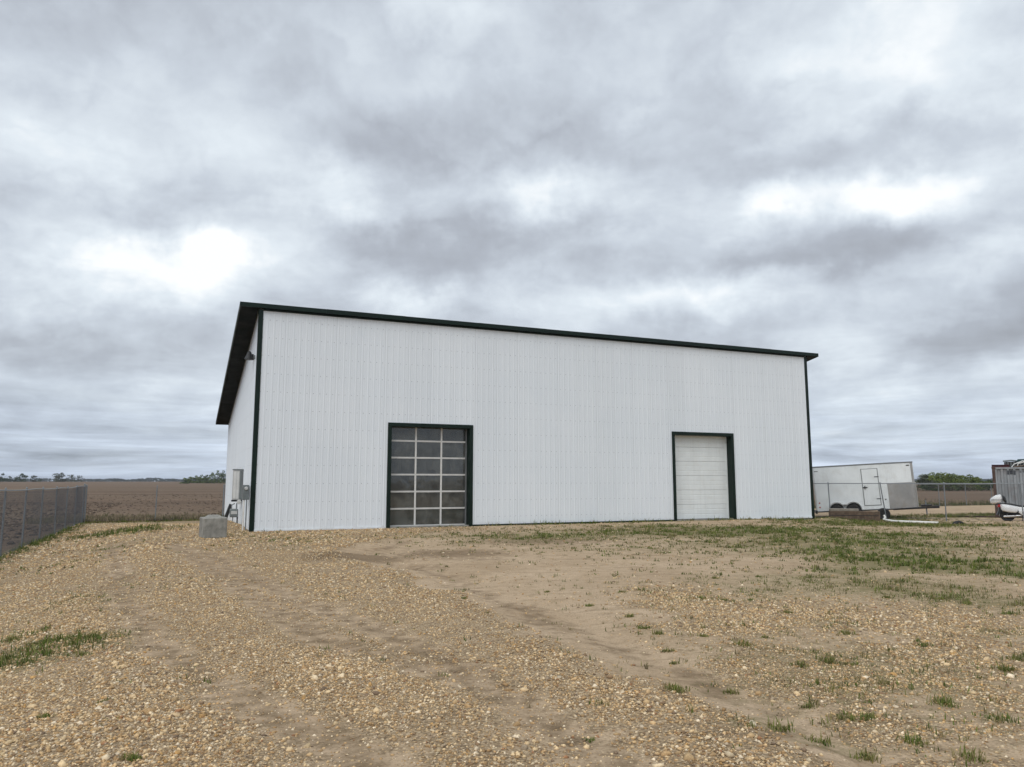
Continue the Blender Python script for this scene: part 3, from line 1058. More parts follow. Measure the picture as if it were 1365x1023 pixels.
def sheet(strips, put, pitch=0.227, start=0.06):
    """ribbed sheet made of vertical strips (u0, u1, z0, ztop(u)); put(u, depth, z) gives the point"""
    m = MB()
    for (u0, u1, z0, zt) in strips:
        pr = rib_profile(u0, u1, pitch, start)
        vs, fs = [], []
        for (u, d) in pr:
            vs.append(put(u, d, z0))
            vs.append(put(u, d, zt(u)))
        n = len(pr)
        for i in range(n - 1):
            fs.append((2 * i, 2 * i + 2, 2 * i + 3, 2 * i + 1))
        m.add(vs, fs)
    return m


DOORS = [(4.72, 8.10), (17.43, 20.82)]   # outer edges of the door trims
DOOR_H = 3.88
TRIM = 0.145


def plain_mesh(mb, name, mat):
    me = bpy.data.meshes.new(name)
    me.from_pydata(mb.v, [], mb.f)
    me.materials.append(mat)
    return me


def make_shed():
    root = empty('metal_shed', (LX, LY, 0), (0, 0, BLD_ROT))
    tag(root, 'large white ribbed metal shed with dark green trim and single sloping roof', 'shed')
    # front sheets
    n = 28
    w = BW / n
    for i in range(n):
        u0, u1 = i * w + 0.0015, (i + 1) * w - 0.0015
        cuts = [u0, u1]
        for (d0, d1) in DOORS:
            for e in (d0 + 0.05, d1 - 0.05):
                if u0 + 0.005 < e < u1 - 0.005:
                    cuts.append(e)
        cuts.sort()
        strips = []
        for c0, c1 in zip(cuts[:-1], cuts[1:]):
            mid = (c0 + c1) / 2
            z0 = 0.05
            for (d0, d1) in DOORS:
                if d0 + 0.05 < mid < d1 - 0.05:
                    z0 = DOOR_H - 0.05
            strips.append((c0, c1, z0, lambda u: HF + 0.04))
        out = 0.0012 * (i % 2)
        mb = sheet(strips, lambda u, d, z: (u, -d - out, z), w / 4, i * w + 0.07)
        link('wall_panel', plain_mesh(mb, 'wall_panel', M['wall']), root)
    # left gable sheets (outside is -x)
    n2 = 18
    w2 = BD / n2
    for i in range(n2):
        u0, u1 = i * w2 + 0.0015, (i + 1) * w2 - 0.0015
        out = 0.0012 * (i % 2)
        mb = sheet([(u0, u1, 0.02 if i < 4 else -0.30, lambda u: HF + 0.04 - u * SLOPE)], lambda u, d, z: (-d - out, u, z), w2 / 4, i * w2 + 0.07)
        link('wall_panel', plain_mesh(mb, 'wall_panel', M['wall']), root)
    # right and back walls, unseen from the yard, one ribbed skin each
    mb = sheet([(0.0, BD, 0.0, lambda u: HF + 0.04 - u * SLOPE)], lambda u, d, z: (BW + d, u, z), w2 / 4, 0.07)
    link('side_wall', plain_mesh(mb, 'side_wall', M['wall']), root)
    mb = sheet([(0.0, BW, 0.0, lambda u: HB + 0.04)], lambda u, d, z: (u, BD + d, z), w / 4, 0.07)
    link('rear_wall', plain_mesh(mb, 'rear_wall', M['wall']), root)
    # inner liner and concrete
    li = MB()
    li.box(0.06, DOORS[0][0] + 0.05, 0.18, 0.22, 0.03, HF)
    li.box(DOORS[0][1] - 0.05, DOORS[1][0] + 0.05, 0.18, 0.22, 0.03, HF)
    li.box(DOORS[1][1] - 0.05, BW - 0.06, 0.18, 0.22, 0.03, HF)
    for d0, d1 in DOORS:
        li.box(d0 + 0.051, d1 - 0.051, 0.18, 0.22, DOOR_H + 0.02, HF)
    li.build('inner_liner', M['pale_box'], root)
    MB().box(0.05, BW - 0.05, 0.06, BD - 0.05, -0.6, 0.012).build('floor_slab', M['slab'], root)
    fo = MB()
    fo.box(0.03, BW - 0.03, 0.01, 0.055, -0.7, 0.05)
    fo.box(0.01, 0.048, 0.06, BD - 0.06, -0.7, 0.0)
    fo.build('foundation', M['concrete'], root)
    # base flashing between the doors
    for (b0, b1) in ((0.12, DOORS[0][0]), (DOORS[0][1], DOORS[1][0]), (DOORS[1][1], BW - 0.12)):
        MB().box(b0 + 0.01, b1 - 0.01, -0.034, 0.008, -0.02, 0.056).build('base_flashing', M['green' if 8 < b0 < 9 else 'wall'], root)
    # corner trims
    for s, x0, x1, y0, y1 in ((0, -0.03, 0.13, -0.028, -0.002), (1, BW - 0.13, BW + 0.03, -0.028, -0.002)):
        MB().box(x0, x1, y0, y1, -0.05, HF + 0.02).build('corner_trim', M['green'], root)
        x = -0.028 if s == 0 else BW
        MB().box(x, x + 0.034, -0.001, 0.15, -0.05, HF - 0.01).build('corner_trim', M['green'], root)
    MB().box(-0.028, -0.002, BD - 0.15, BD + 0.03, -0.4, HB + 0.03).build('corner_trim', M['wall'], root)
    # fastener heads in rows on the girts
    sc = MB()
    for r in range(12):
        z = 0.35 + r * 0.64
        for i in range(n * 4):
            u = (i // 4) * w + 0.07 + (i % 4) * w / 4 + 0.075
            if any(d0 - 0.03 < u < d1 + 0.03 for d0, d1 in DOORS) and z < DOOR_H + 0.05:
                continue
            if u > BW - 0.2:
                continue
            e = 0.010
            sc.add([(u - e, -0.002, z - e), (u + e, -0.002, z - e), (u + e, -0.002, z + e), (u - e, -0.002, z + e), (u, -0.011, z)],
                   [(0, 1, 4), (1, 2, 4), (2, 3, 4), (3, 0, 4)])
        for i in range(n2 * 4):
            u = (i // 4) * w2 + 0.07 + (i % 4) * w2 / 4 + 0.075
            if z < HF - u * SLOPE - 0.2:
                e = 0.010
                sc.add([(-0.002, u - e, z - e), (-0.002, u + e, z - e), (-0.002, u + e, z + e), (-0.002, u - e, z + e), (-0.011, u, z)],
                       [(0, 4, 1), (1, 4, 2), (2, 4, 3), (3, 4, 0)])
    o = sc.build('wall_screws', M['galv'], root)
    o['kind'] = 'stuff'
    # roof: slab following the slope, fascias and soffits
    OS, OF, OB = 0.64, 0.13, 0.25

    def rz(y):
        return HF + 0.045 - y * SLOPE

    def slab(x0, x1, y0, y1, lo, hi):
        m = MB()
        m.add([(x0, y0, rz(y0) + lo), (x1, y0, rz(y0) + lo), (x1, y1, rz(y1) + lo), (x0, y1, rz(y1) + lo),
               (x0, y0, rz(y0) + hi), (x1, y0, rz(y0) + hi), (x1, y1, rz(y1) + hi), (x0, y1, rz(y1) + hi)],
              [(3, 2, 1, 0), (4, 5, 6, 7), (0, 1, 5, 4), (1, 2, 6, 5), (2, 3, 7, 6), (3, 0, 4, 7)])
        return m
    roof = slab(-OS, BW + OS, -OF, BD + OB, 0.02, 0.10).build('roof', M['roof'], root)
    nr = 29
    rw = (BW + 2 * OS - 0.04) / nr
    rib_me = slab(-0.02, 0.02, -OF + 0.01, BD + OB - 0.01, 0.102, 0.125).mesh('roof_rib', M['roof'])
    for i in range(nr + 1):
        o = link('roof_rib', rib_me, roof)
        o.location = (-OS + 0.02 + i * rw, 0, 0)
    # soffits
    slab(-OS + 0.02, -0.04, -OF + 0.02, BD + OB - 0.02, -0.02, 0.016).build('soffit', M['soffit'], root)
    slab(BW + 0.04, BW + OS - 0.02, -OF + 0.02, BD + OB - 0.02, -0.02, 0.016).build('soffit', M['soffit'], root)
    slab(-0.035, BW + 0.035, -OF + 0.02, -0.04, -0.02, 0.016).build('soffit', M['soffit'], root)
    # fascias
    nf = 9
    fw = (BW + 2 * OS + 0.06) / nf
    for i in range(nf):
        q = 0.003 * (i % 2)
        x0 = -OS - 0.03 + i * fw
        MB().box(x0 + 0.001, x0 + fw - 0.001, -OF - 0.035 - q, -OF - 0.003, rz(-OF) - 0.022 - q, rz(-OF) + 0.135 + q).build('eave_fascia', M['green'], root)
    for x in (-OS - 0.033, BW + OS + 0.003):
        slab(x, x + 0.03, -OF - 0.002, BD + OB, -0.03, 0.135).build('rake_fascia', M['green'], root)
    MB().box(-OS - 0.03, BW + OS + 0.03, BD + OB + 0.003, BD + OB + 0.03, rz(BD + OB) - 0.03, rz(BD + OB) + 0.135).build('eave_fascia', M['green'], root)
    # frieze trim under the front soffit
    MB().box(0.13, BW - 0.13, -0.034, -0.003, HF - 0.02, HF + 0.058).build('frieze_trim', M['green'], root)

    # door openings
    for k, (d0, d1) in enumerate(DOORS):
        REV = 0.40
        for (x0, x1) in ((d0, d0 + TRIM), (d1 - TRIM, d1)):
            MB().box(x0, x1, -0.042, REV, -0.05, DOOR_H - TRIM, 0.006).build('door_jamb', M['green'], root)
        MB().box(d0, d1, -0.044, REV, DOOR_H - TRIM + 0.002, DOOR_H, 0.006).build('door_head', M['green'], root)
        i0, i1 = d0 + TRIM, d1 - TRIM
        sill = MB().box(i0 + 0.002, i1 - 0.002, 0.0, REV + 0.3, -0.3, 0.016)
        sill.build('door_sill', M['slab'], root)
        if k == 0:
            y0, y1 = 0.31, 0.352
            rows = 6
            H = 3.86
            z_b = 0.05
            rh = (H - z_b) / rows
            wd = i1 - i0
            door = MB().box(i0 + 0.01, i1 - 0.01, y0 + 0.004, y1 - 0.004, 0.017, z_b - 0.002).build('overhead_door', M['alu_white'], root)
            door['label'] = 'glazed overhead door with six rows of three panes'
            st = 0.066
            cw = (wd - 0.02 - st * 2 - 0.07) / 3          # pane width
            xs_ = [i0 + 0.01 + 0.035]
            sec_me = None
            pane_me = None
            for r in range(rows):
                s = MB()
                z0 = z_b + r * rh + 0.002
                z1 = z_b + (r + 1) * rh - 0.002
                X = i0 + 0.01
                edges = [(X, X + 0.035)]
                p = X + 0.035
                panes = []
                for c in range(3):
                    panes.append((p, p + cw))
                    p += cw
                    e = st if c < 2 else 0.035
                    edges.append((p, p + e))
                    p += e
                for (e0, e1) in edges:
                    s.box(e0, e1, y0, y1, z0 + 0.028, z1 - 0.028)
                s.box(edges[0][0], edges[-1][1], y0 - 0.003, y1 + 0.003, z0, z0 + 0.028)
                s.box(edges[0][0], edges[-1][1], y0 - 0.003, y1 + 0.003, z1 - 0.028, z1)
                s.build('door_section', M['alu_white'], door)
                for (p0, p1) in panes:
                    MB().box(p0 + 0.001, p1 - 0.001, 0.328, 0.334, z0 + 0.029, z1 - 0.029).build('pane', M['glass'], door)
            MB().box(i1 - 0.06, i1 - 0.012, y0 - 0.06, y0 - 0.008, 0.02, DOOR_H - TRIM - 0.01).build('track', M['seam'], door)
            MB().box(i0 + 0.012, i0 + 0.022, y0 - 0.05, y0 - 0.008, 0.02, DOOR_H - TRIM - 0.01).build('weather_strip', M['black'], door)
        else:
            y0, y1 = 0.33, 0.375
            rows = 6
            z_b = 0.045
            rh = (3.86 - z_b) / rows
            door = MB().box(i0 + 0.008, i1 - 0.008, y0 + 0.003, y1 - 0.003, 0.017, z_b - 0.002).build('overhead_door', M['black'], root)
            door['label'] = 'plain off-white sectional overhead door'
            for r in range(rows):
                z0 = z_b + r * rh + 0.004
                z1 = z_b + (r + 1) * rh - 0.004
                s = MB()
                X0, X1 = i0 + 0.008, i1 - 0.008
                # shallow pressed grooves across each section
                prof = [(y1, z0), (y0 + 0.008, z0), (y0, z0 + 0.012)]
                for q in (0.33, 0.66):
                    zc = z0 + (z1 - z0) * q
                    prof += [(y0, zc - 0.018), (y0 + 0.007, zc - 0.008), (y0 + 0.007, zc + 0.008), (y0, zc + 0.018)]
                prof += [(y0, z1 - 0.012), (y0 + 0.008, z1), (y1, z1)]
                s.prism(prof, 'x', X0, X1)
                s.build('door_panel', M['door_white'], door)
            for (x0, x1) in ((i0 + 0.003, i0 + 0.04), (i1 - 0.06, i1 - 0.003)):
                MB().box(x0, x1, y0 - 0.03, y0 - 0.004, 0.02, DOOR_H - TRIM - 0.004).build('door_stop', M['door_white'], door)
    return root


shed = make_shed()


def on_shed(name, a, b, z, label, cat):
    """thing fixed to the side wall, its axes those of the shed"""
    x, y = from_ab(a, b)
    o = empty(name, (x, y, z), (0, 0, BLD_ROT))
    return tag(o, label, cat)


def side_wall_fixtures():
    # flood lamp under the rake and a small sensor next to it
    t = on_shed('flood_lamp', -0.03, 1.35, 6.28, 'black hooded flood lamp high on the side wall under the roof edge', 'lamp')
    MB().box(-0.05, 0.0, -0.06, 0.06, -0.10, 0.06, 0.01).build('wall_plate', M['black'], t)
    MB().tube([(-0.03, 0, 0.02), (-0.08, 0, 0.06), (-0.12, 0, 0.10)], 0.02, 8).build('bracket', M['black'], t)
    MB().lathe([(0.04, 0.16), (0.07, 0.12), (0.17, -0.14), (0.16, -0.15)], (-0.15, 0, 0.0), 'z', 16).build('lamp_shade', M['black'], t)
    t = on_shed('motion_sensor', -0.03, 0.62, 6.12, 'small grey sensor box on the side wall beside the corner trim', 'sensor')
    MB().box(-0.05, 0.0, -0.05, 0.05, -0.07, 0.07, 0.008).build('housing', M['grey_box'], t)
    MB().lathe([(0.028, -0.02), (0.035, 0.0), (0.02, 0.025)], (-0.07, 0, -0.03), 'x', 10).build('lens', M['black'], t)
    # tall pale cabinet standing off the wall
    t = on_shed('wall_cabinet', -0.03, 4.0, 0.98, 'tall pale ribbed metal cabinet fixed to the side wall', 'cabinet')
    MB().box(-0.34, 0.0, 0.0, 0.42, 0.0, 1.16, 0.01).build('case', M['pale_box'], t)
    MB().box(-0.36, 0.02, -0.02, 0.44, 1.16, 1.20).build('cap', M['grey_box'], t)
    MB().box(-0.32, -0.23, -0.012, -0.002, 0.05, 1.11).build('door_leaf', M['alu_white'], t)
    MB().box(-0.215, -0.13, -0.012, -0.002, 0.05, 1.11).build('door_leaf', M['alu_white'], t)
    MB().box(-0.10, -0.015, -0.016, -0.002, 0.03, 1.14).build('side_channel', M['grey_box'], t)
    MB().box(-0.36, 0.02, -0.04, 0.42, -0.06, -0.003).build('bottom_rail', M['black'], t)
    # gas meter hung below with its pipes
    t = on_shed('gas_meter', -0.03, 3.5, 0.0, 'dark grey gas meter with riser pipes low on the side wall', 'meter')
    MB().box(-0.44, -0.14, -0.05, 0.18, 0.34, 0.66, 0.03).build('meter_body', M['grey_box'], t)
    MB().box(-0.40, -0.18, -0.062, -0.052, 0.46, 0.58).build('dial', M['pale_box'], t)
    MB().tube([(-0.20, 0.06, 0.66), (-0.20, 0.06, 0.86), (-0.12, 0.06, 0.92), (-0.02, 0.06, 0.92)], 0.025, 8).build('outlet_pipe', M['galv'], t)
    MB().tube([(-0.38, 0.06, 0.66), (-0.38, 0.06, 0.80), (-0.28, 0.0, 0.86)], 0.022, 8).build('inlet_pipe', M['galv'], t)
    MB().lathe([(0.03, -0.03), (0.085, -0.02), (0.085, 0.02), (0.03, 0.03)], (-0.13, -0.05, 0.92), 'y', 16).build('regulator', M['pale_box'], t)
    MB().tube([(-0.32, 0.05, -0.25), (-0.32, 0.05, 0.36)], 0.018, 8).build('leg', M['galv'], t)
    MB().tube([(-0.16, 0.05, -0.2), (-0.16, 0.05, 0.36)], 0.026, 8).build('leg', M['dark_steel'], t)
    # slanting black downpipe / prop
    t = on_shed('black_prop', -0.03, 5.4, 0.0, 'black slanting pipe leaning from the ground to the grey meter', 'pipe')
    MB().tube([(-0.62, 0.1, -0.22), (-0.30, 0.0, 0.78)], 0.07, 10).build('pipe', M['black'], t)
    MB().box(-0.86, -0.40, -0.2, 0.35, -0.28, -0.12, 0.02).build('foot', M['black'], t)
    # electric box near the corner with conduits
    t = on_shed('electric_box', -0.04, 0.55, 1.0, 'grey electrical box on the side wall next to the green corner', 'electric box')
    MB().box(-0.20, 0.0, 0.0, 0.36, 0.06, 0.58, 0.012).build('enclosure', M['grey_box'], t)
    MB().box(-0.19, -0.01, -0.012, -0.003, 0.30, 0.54).build('cover', M['grey_box'], t)
    MB().lathe([(0.06, 0.0), (0.06, -0.05), (0.045, -0.07)], (-0.10, -0.013, 0.46), 'y', 14).build('meter_glass', M['pale_box'], t)
    MB().tube([(-0.06, 0.06, 0.06), (-0.06, 0.06, -1.05)], 0.022, 8).build('conduit', M['galv'], t)
    MB().tube([(-0.15, 0.06, 0.06), (-0.15, 0.06, -1.05)], 0.028, 8).build('conduit', M['pvc'], t)


side_wall_fixtures()


# ------------------------------------------------------------------ concrete block
def concrete_block():
    x, y = ground_at(276, 718, 0.0)
    z = float(yard_height(np.array([x]), np.array([y]))[0])
    t = empty('concrete_block', (x, y + 0.42, z - 0.015), (0, 0, R(34)))
    tag(t, 'weathered grey cubic concrete block with a raised lug beside the shed corner', 'block')
    MB().box(-0.34, 0.34, -0.34, 0.34, 0, 0.63, 0.03).build('block', M['concrete'], t)
    m = MB()
    m.add([(-0.22, -0.2, 0.632), (0.22, -0.2, 0.632), (0.22, 0.2, 0.632), (-0.22, 0.2, 0.632),
           (-0.13, -0.12, 0.70), (0.13, -0.12, 0.70), (0.13, 0.12, 0.70), (-0.13, 0.12, 0.70)],
          [(3, 2, 1, 0), (4, 5, 6, 7), (0, 1, 5, 4), (1, 2, 6, 5), (2, 3, 7, 6), (3, 0, 4, 7)])
    m.build('lug', M['concrete'], t)
    MB().tube([(-0.06, 0, 0.69), (-0.06, 0, 0.74), (0.06, 0, 0.74), (0.06, 0, 0.69)], 0.010, 6).build('lifting_loop', M['rust'], t)


concrete_block()


# ------------------------------------------------------------------ chain-link fences
def chain_mesh(x0, x1, h0, zfun, dia=0.07, rad=0.0019):
    """zigzag wires of chain-link between x0 and x1 in the local x-z plane"""
    half = dia / 2
    ns = int((x1 - x0) / half)
    nk = int(h0 / half)
    k = np.arange(nk + 1)
    z = k * half
    V, F = [], []
    tri = np.array([(math.cos(t), math.sin(t)) for t in (PI / 2, PI / 2 + 2 * PI / 3, PI / 2 + 4 * PI / 3)])
    X = x0 + np.arange(ns)[:, None] * half + ((k[None] + np.arange(ns)[:, None]) % 2) * half
    Z = np.broadcast_to(z[None], X.shape) + zfun(X)
    Y = np.broadcast_to(np.where(k % 2 == 0, rad, -rad)[None], X.shape)
    Y = Y + 0.02 * np.sin(X * 1.1) * np.sin(Z * 1.7)
    P = np.stack([X, Y, Z], -1)                                  # ns, nk+1, 3
    # the wire's section: x spread and y spread
    off = np.stack([tri[:, 0] * rad * 1.2, tri[:, 1] * rad, np.zeros(3)], 1)
    Vt = (P[:, :, None, :] + off[None, None]).reshape(-1, 3)
    base = (np.arange(ns)[:, None] * (nk + 1) + np.arange(nk)[None]).ravel() * 3
    fs = []
    for j in range(3):
        j2 = (j + 1) % 3
        fs.append(np.stack([base + j, base + j2, base + 3 + j2, base + 3 + j], 1))
    return Vt, np.concatenate(fs)


def fence(name, origin, ang, length, label, posts, ground, height=1.83, leans=None, rail=True, dia=0.07, rad=0.0019, sag=0.0):
    t = empty(name, (origin[0], origin[1], 0), (0, 0, ang))
    tag(t, label, 'fence')
    c, s = math.cos(ang), math.sin(ang)

    def gz(u):
        u = np.asarray(u, float)
        return ground(origin[0] + u * c, origin[1] + u * s)
    tops = []
    for i, u in enumerate(posts):
        z = float(gz(np.array([u]))[0])
        lx, ly = (leans or {}).get(i, (0.0, 0.0))
        end = i in (0, len(posts) - 1)
        r = 0.038 if end else 0.026
        m = MB()
        top = z + height + (0.03 if end else 0.0)
        m.tube([(u - lx, 0.035 - ly, z - 0.3), (u + 0.0, 0.035, top)], r, 8)
        m.lathe([(r * 1.15, 0.0), (r * 1.1, 0.025), (r * 0.4, 0.045)], (u, 0.035, top), 'z', 8)
        m.build('post', M['galv'], t)
        tops.append((u, z + height))
    us = np.array([p[0] for p in tops])
    zs = np.array([p[1] for p in tops])

    def top_at(u):
        zz = np.interp(u, us, zs)
        return zz - sag * np.abs(np.sin((u - us[0]) * 0.55))
    pts = [(u, 0.0, float(top_at(u)) - 0.02) for u in np.linspace(us[0], us[-1], max(2, int(length / 1.0)))]
    if rail:
        MB().tube(pts, 0.021, 8).build('top_rail', M['galv'], t)
    MB().tube([(p[0], -0.004, p[2] - height + 0.12) for p in pts], 0.0035, 4).build('tension_wire', M['wire'], t)
    V, F = chain_mesh(us[0], us[-1], height - 0.08, lambda X: top_at(X) - height + 0.05, dia, rad)
    o = link('wire_mesh', np_mesh('wire_mesh', V, F, M['wire']), t)
    o['kind'] = 'stuff'
    return t


def low_ground(x, y):
    a, b = to_ab(x, y)
    return np.maximum(yard_height(x, y), field_height(x, y) - 0.02)


# left boundary fence, running from beside the drive back to the field corner
o = from_ab(FENCE_A, -15.2)
fence('chain_link_fence', o, BLD_ROT + PI / 2, 31.1, 'grey chain-link fence along the left edge of the gravel drive',
      [0.0, 3.1, 6.2, 9.3, 12.4, 15.5, 18.6, 21.8, 24.9, 28.0, 31.1], lambda x, y: np.full(np.shape(x), -0.33) + 0.12 * (fbm(x, y, 0.12, 2, 7.0) - 0.5),
      1.82, {5: (0.08, 0.0), 7: (-0.06, 0.03)}, True, 0.066, 0.0021, 0.03)
# rear fence left of the shed
o = from_ab(FENCE_A, FENCE_B)
fence('chain_link_fence', o, BLD_ROT, 6.5, 'faint chain-link fence between the field corner and the shed', [0.05, 3.25, 6.5],
      lambda x, y: np.full(np.shape(x), -0.34), 1.80, None, False, 0.10, 0.0016)
# rear fence right of the shed
o = from_ab(BW + 0.2, FENCE_B)
fence('chain_link_fence', o, BLD_ROT, 44.0, 'distant chain-link fence behind the trailer before the dry grass', [0.0] + [3.3 * i for i in range(1, 14)],
      lambda x, y: np.full(np.shape(x), -0.34), 1.82, None, True, 0.14, 0.0019)
# cross fence in front of trailer and container
CF_O, CF_A = (14.85, 38.15), R(-20)
fence('chain_link_fence', CF_O, CF_A, 15.0, 'chain-link fence with leaning posts in front of the white trailer', [0.0, 1.0, 3.35, 6.1, 9.15, 12.2, 15.2],
      lambda x, y: np.full(np.shape(x), -0.16), 1.78, {2: (-0.22, 0.0), 4: (-0.12, 0.05), 1: (-0.05, 0)}, True, 0.10, 0.0016)


def cf_point(u, off):
    """point u metres along the cross fence and off metres behind it"""
    c, s = math.cos(CF_A), math.sin(CF_A)
    return (CF_O[0] + u * c - off * s, CF_O[1] + u * s + off * c)


def gz1(x, y):
    return float(yard_height(np.array([x]), np.array([y]))[0])


# ------------------------------------------------------------------ wheels
def wheel_parts(parent, loc, r, width, name='wheel', rim=True):
    """wheel with its axis along local y"""
    prof = [(r * 0.58, -width / 2), (r * 0.80, -width / 2), (r * 0.95, -width * 0.42), (r, -width * 0.25), (r, width * 0.25), (r * 0.95, width * 0.42), (r * 0.80, width / 2), (r * 0.58, width / 2)]
    w = MB().lathe(prof, (0, 0, 0), 'y', 24).build(name, M['rubber'], parent, True)
    w.location = loc
    if rim:
        MB().lathe([(r * 0.57, -width * 0.46), (r * 0.52, -width * 0.5), (r * 0.45, -width * 0.30), (r * 0.2, -width * 0.34), (r * 0.16, -width * 0.52), (r * 0.08, -width * 0.53)], (0, 0, 0), 'y', 20).build('rim', M['galv'], w, True)
    return w


# ------------------------------------------------------------------ enclosed trailer
def trailer():
    x, y = cf_point(0.50, 1.35)
    t = empty('enclosed_trailer', (x, y, 0.16), (0, R(-3.1), CF_A))
    tag(t, 'white enclosed cargo trailer with V nose parked behind the cross fence', 'trailer')
    L, W, H = 3.36, 2.05, 2.24
    NX, N0, N1 = 1.36, 0.72, 1.33          # nose: length, and the flat front between N0 and N1
    foot = [(0, 0), (L, 0), (L + NX, N0), (L + NX + 0.05, (N0 + N1) / 2), (L + NX, N1), (L, W), (0, W)]
    MB().prism(foot, 'z', 0.0, H).build('body', M['trailer'], t)
    foot2 = [(-0.02, -0.02), (L + 0.01, -0.02), (L + NX + 0.02, N0 - 0.02), (L + NX + 0.07, (N0 + N1) / 2), (L + NX + 0.02, N1 + 0.02), (L + 0.01, W + 0.02), (-0.02, W + 0.02)]
    MB().prism(foot2, 'z', H + 0.002, H + 0.06).build('roof_trim', M['seam'], t)
    MB().prism(foot2, 'z', -0.06, -0.002).build('floor_frame', M['dark_steel'], t)
    # skin sheets on the side: joints proud of the body
    for i in range(3):
        s0, s1 = 0.02 + i * 1.2, min(0.02 + (i + 1) * 1.2 - 0.012, L - 0.012)
        MB().box(s0, s1, -0.007, -0.001, 0.02, H - 0.02).build('side_sheet', M['trailer'], t)
    # nose sheets: bare aluminium below, white above
    d = Vector((NX, N0, 0)).normalized()
    nrm = Vector((d.y, -d.x, 0))

    def nose_plate(z0, z1, a0, a1, mat, name, th=0.006, o0=0.002):
        p0 = Vector((L, 0, 0)) + d * a0
        p1 = Vector((L, 0, 0)) + d * a1
        vs = []
        for off in (o0, o0 + th):
            for z in (z0, z1):
                for p in (p0, p1):
                    q = p + nrm * off
                    vs.append((q.x, q.y, z))
        m = MB()
        m.add(vs, [(0, 1, 3, 2), (4, 6, 7, 5), (0, 4, 5, 1), (2, 3, 7, 6), (0, 2, 6, 4), (1, 5, 7, 3)])
        return m.build(name, mat, t)
    nl = math.hypot(NX, N0)
    nose_plate(0.01, 1.26, 0.02, nl - 0.14, M['alu'], 'stone_guard')
    nose_plate(1.27, H - 0.02, 0.02, nl - 0.14, M['trailer'], 'nose_sheet')
    nose_plate(0.01, H - 0.01, nl - 0.13, nl - 0.01, M['alu'], 'nose_corner_trim', 0.012)
    fr = MB()
    fr.box(L + NX + 0.02, L + NX + 0.062, N0 + 0.03, N1 - 0.03, 0.02, 1.26)
    fr.build('stone_guard', M['alu'], t)
    # side door
    D0, D1, Z0, Z1 = 2.26, 2.98, 0.22, 2.02
    dr = MB().box(D0, D1, -0.024, -0.0075, Z0, Z1, 0.004).build('side_door', M['trailer'], t)
    for (a0, a1, b0, b1) in ((D0 - 0.035, D1 + 0.035, Z1 + 0.001, Z1 + 0.028), (D0 - 0.035, D1 + 0.035, Z0 - 0.028, Z0 - 0.001), (D0 - 0.035, D0 - 0.001, Z0, Z1), (D1 + 0.001, D1 + 0.035, Z0, Z1)):
        MB().box(a0, a1, -0.020, -0.0078, b0, b1).build('door_trim', M['seam'], dr)
    for z in (0.52, 1.62):
        MB().box(D1 - 0.16, D1 + 0.05, -0.038, -0.025, z - 0.018, z + 0.018).build('hinge', M['dark_steel'], dr)
    MB().box(D0 - 0.02, D0 + 0.20, -0.05, -0.026, 1.08, 1.13).build('handle', M['dark_steel'], dr)
    MB().box(D0 + 0.06, D0 + 0.10, -0.055, -0.0505, 1.02, 1.19).build('latch', M['dark_steel'], dr)
    # lamps
    for (u, z) in ((0.13, 0.42), (0.13, 0.20)):
        MB().lathe([(0.035, 0.0), (0.035, -0.02), (0.02, -0.03)], (u, -0.008, z), 'y', 10).build('marker_lamp', M['red_lens'], t)
    MB().box(L - 0.16, L - 0.10, -0.02, -0.008, 0.44, 0.50).build('marker_lamp', M['dark_steel'], t)
    MB().box(0.02, 0.20, -0.022, -0.008, 2.03, 2.06).build('name_strip', M['seam'], t)
    q = MB().box(-0.09, 0.09, -0.012, 0, -0.02, 0.02).build('marker_lamp', M['dark_steel'], t)
    q.location = Vector((L, 0, 2.12)) + d * (nl - 0.28) + nrm * 0.02
    q.rotation_euler = (0, 0, math.atan2(d.y, d.x))
    # double arched fender
    ax = (0.93, 1.70)
    r = 0.335
    arc = []
    for c0 in ax:
        for i in range(13):
            th = PI - i * PI / 12
            arc.append((c0 + 0.385 * math.cos(th), -0.02 + 0.40 * math.sin(th)))
    # drop the inner overlap of the two arches
    arc = [p for p in arc if not (abs(p[0] - (ax[0] + ax[1]) / 2) < 0.16 and p[1] < 0.25)]
    m = MB()
    n = len(arc)
    vs = []
    for (u, z) in arc:
        vs += [(u, -0.20, z), (u, -0.008, z), (u, -0.008, z + 0.05), (u, -0.20, z + 0.05)]
    fs = []
    for i in range(n - 1):
        for j in range(4):
            fs.append((4 * i + j, 4 * i + (j + 1) % 4, 4 * i + 4 + (j + 1) % 4, 4 * i + 4 + j))
    fs += [(0, 1, 2, 3), (4 * n - 1, 4 * n - 2, 4 * n - 3, 4 * n - 4)]
    m.add(vs, fs)
    m.build('fender', M['alu'], t)
    for c0 in ax:
        wheel_parts(t, (c0, -0.095, -0.02), r, 0.16)
        wheel_parts(t, (c0, W + 0.095, -0.02), r, 0.16)
        MB().prism([(c0 + 0.36 * math.cos(PI * i / 10), -0.02 + 0.37 * math.sin(PI * i / 10)) for i in range(11)], 'y', -0.0125, -0.0085).build('wheel_well', M['black'], t)
    # tongue, coupler and jack
    cy = (N0 + N1) / 2
    for s in (-1, 1):
        MB().tube([(L + 0.2, cy + s * 0.7, -0.05), (L + NX + 0.75, cy + s * 0.04, -0.05)], 0.045, 6).build('tongue_bar', M['dark_steel'], t)
    MB().box(L + NX + 0.70, L + NX + 1.02, cy - 0.06, cy + 0.06, -0.10, 0.03, 0.02).build('coupler', M['dark_steel'], t)
    MB().tube([(L + NX + 0.42, cy - 0.05, -0.38), (L + NX + 0.42, cy - 0.05, 0.32)], 0.032, 8).build('jack', M['galv'], t)
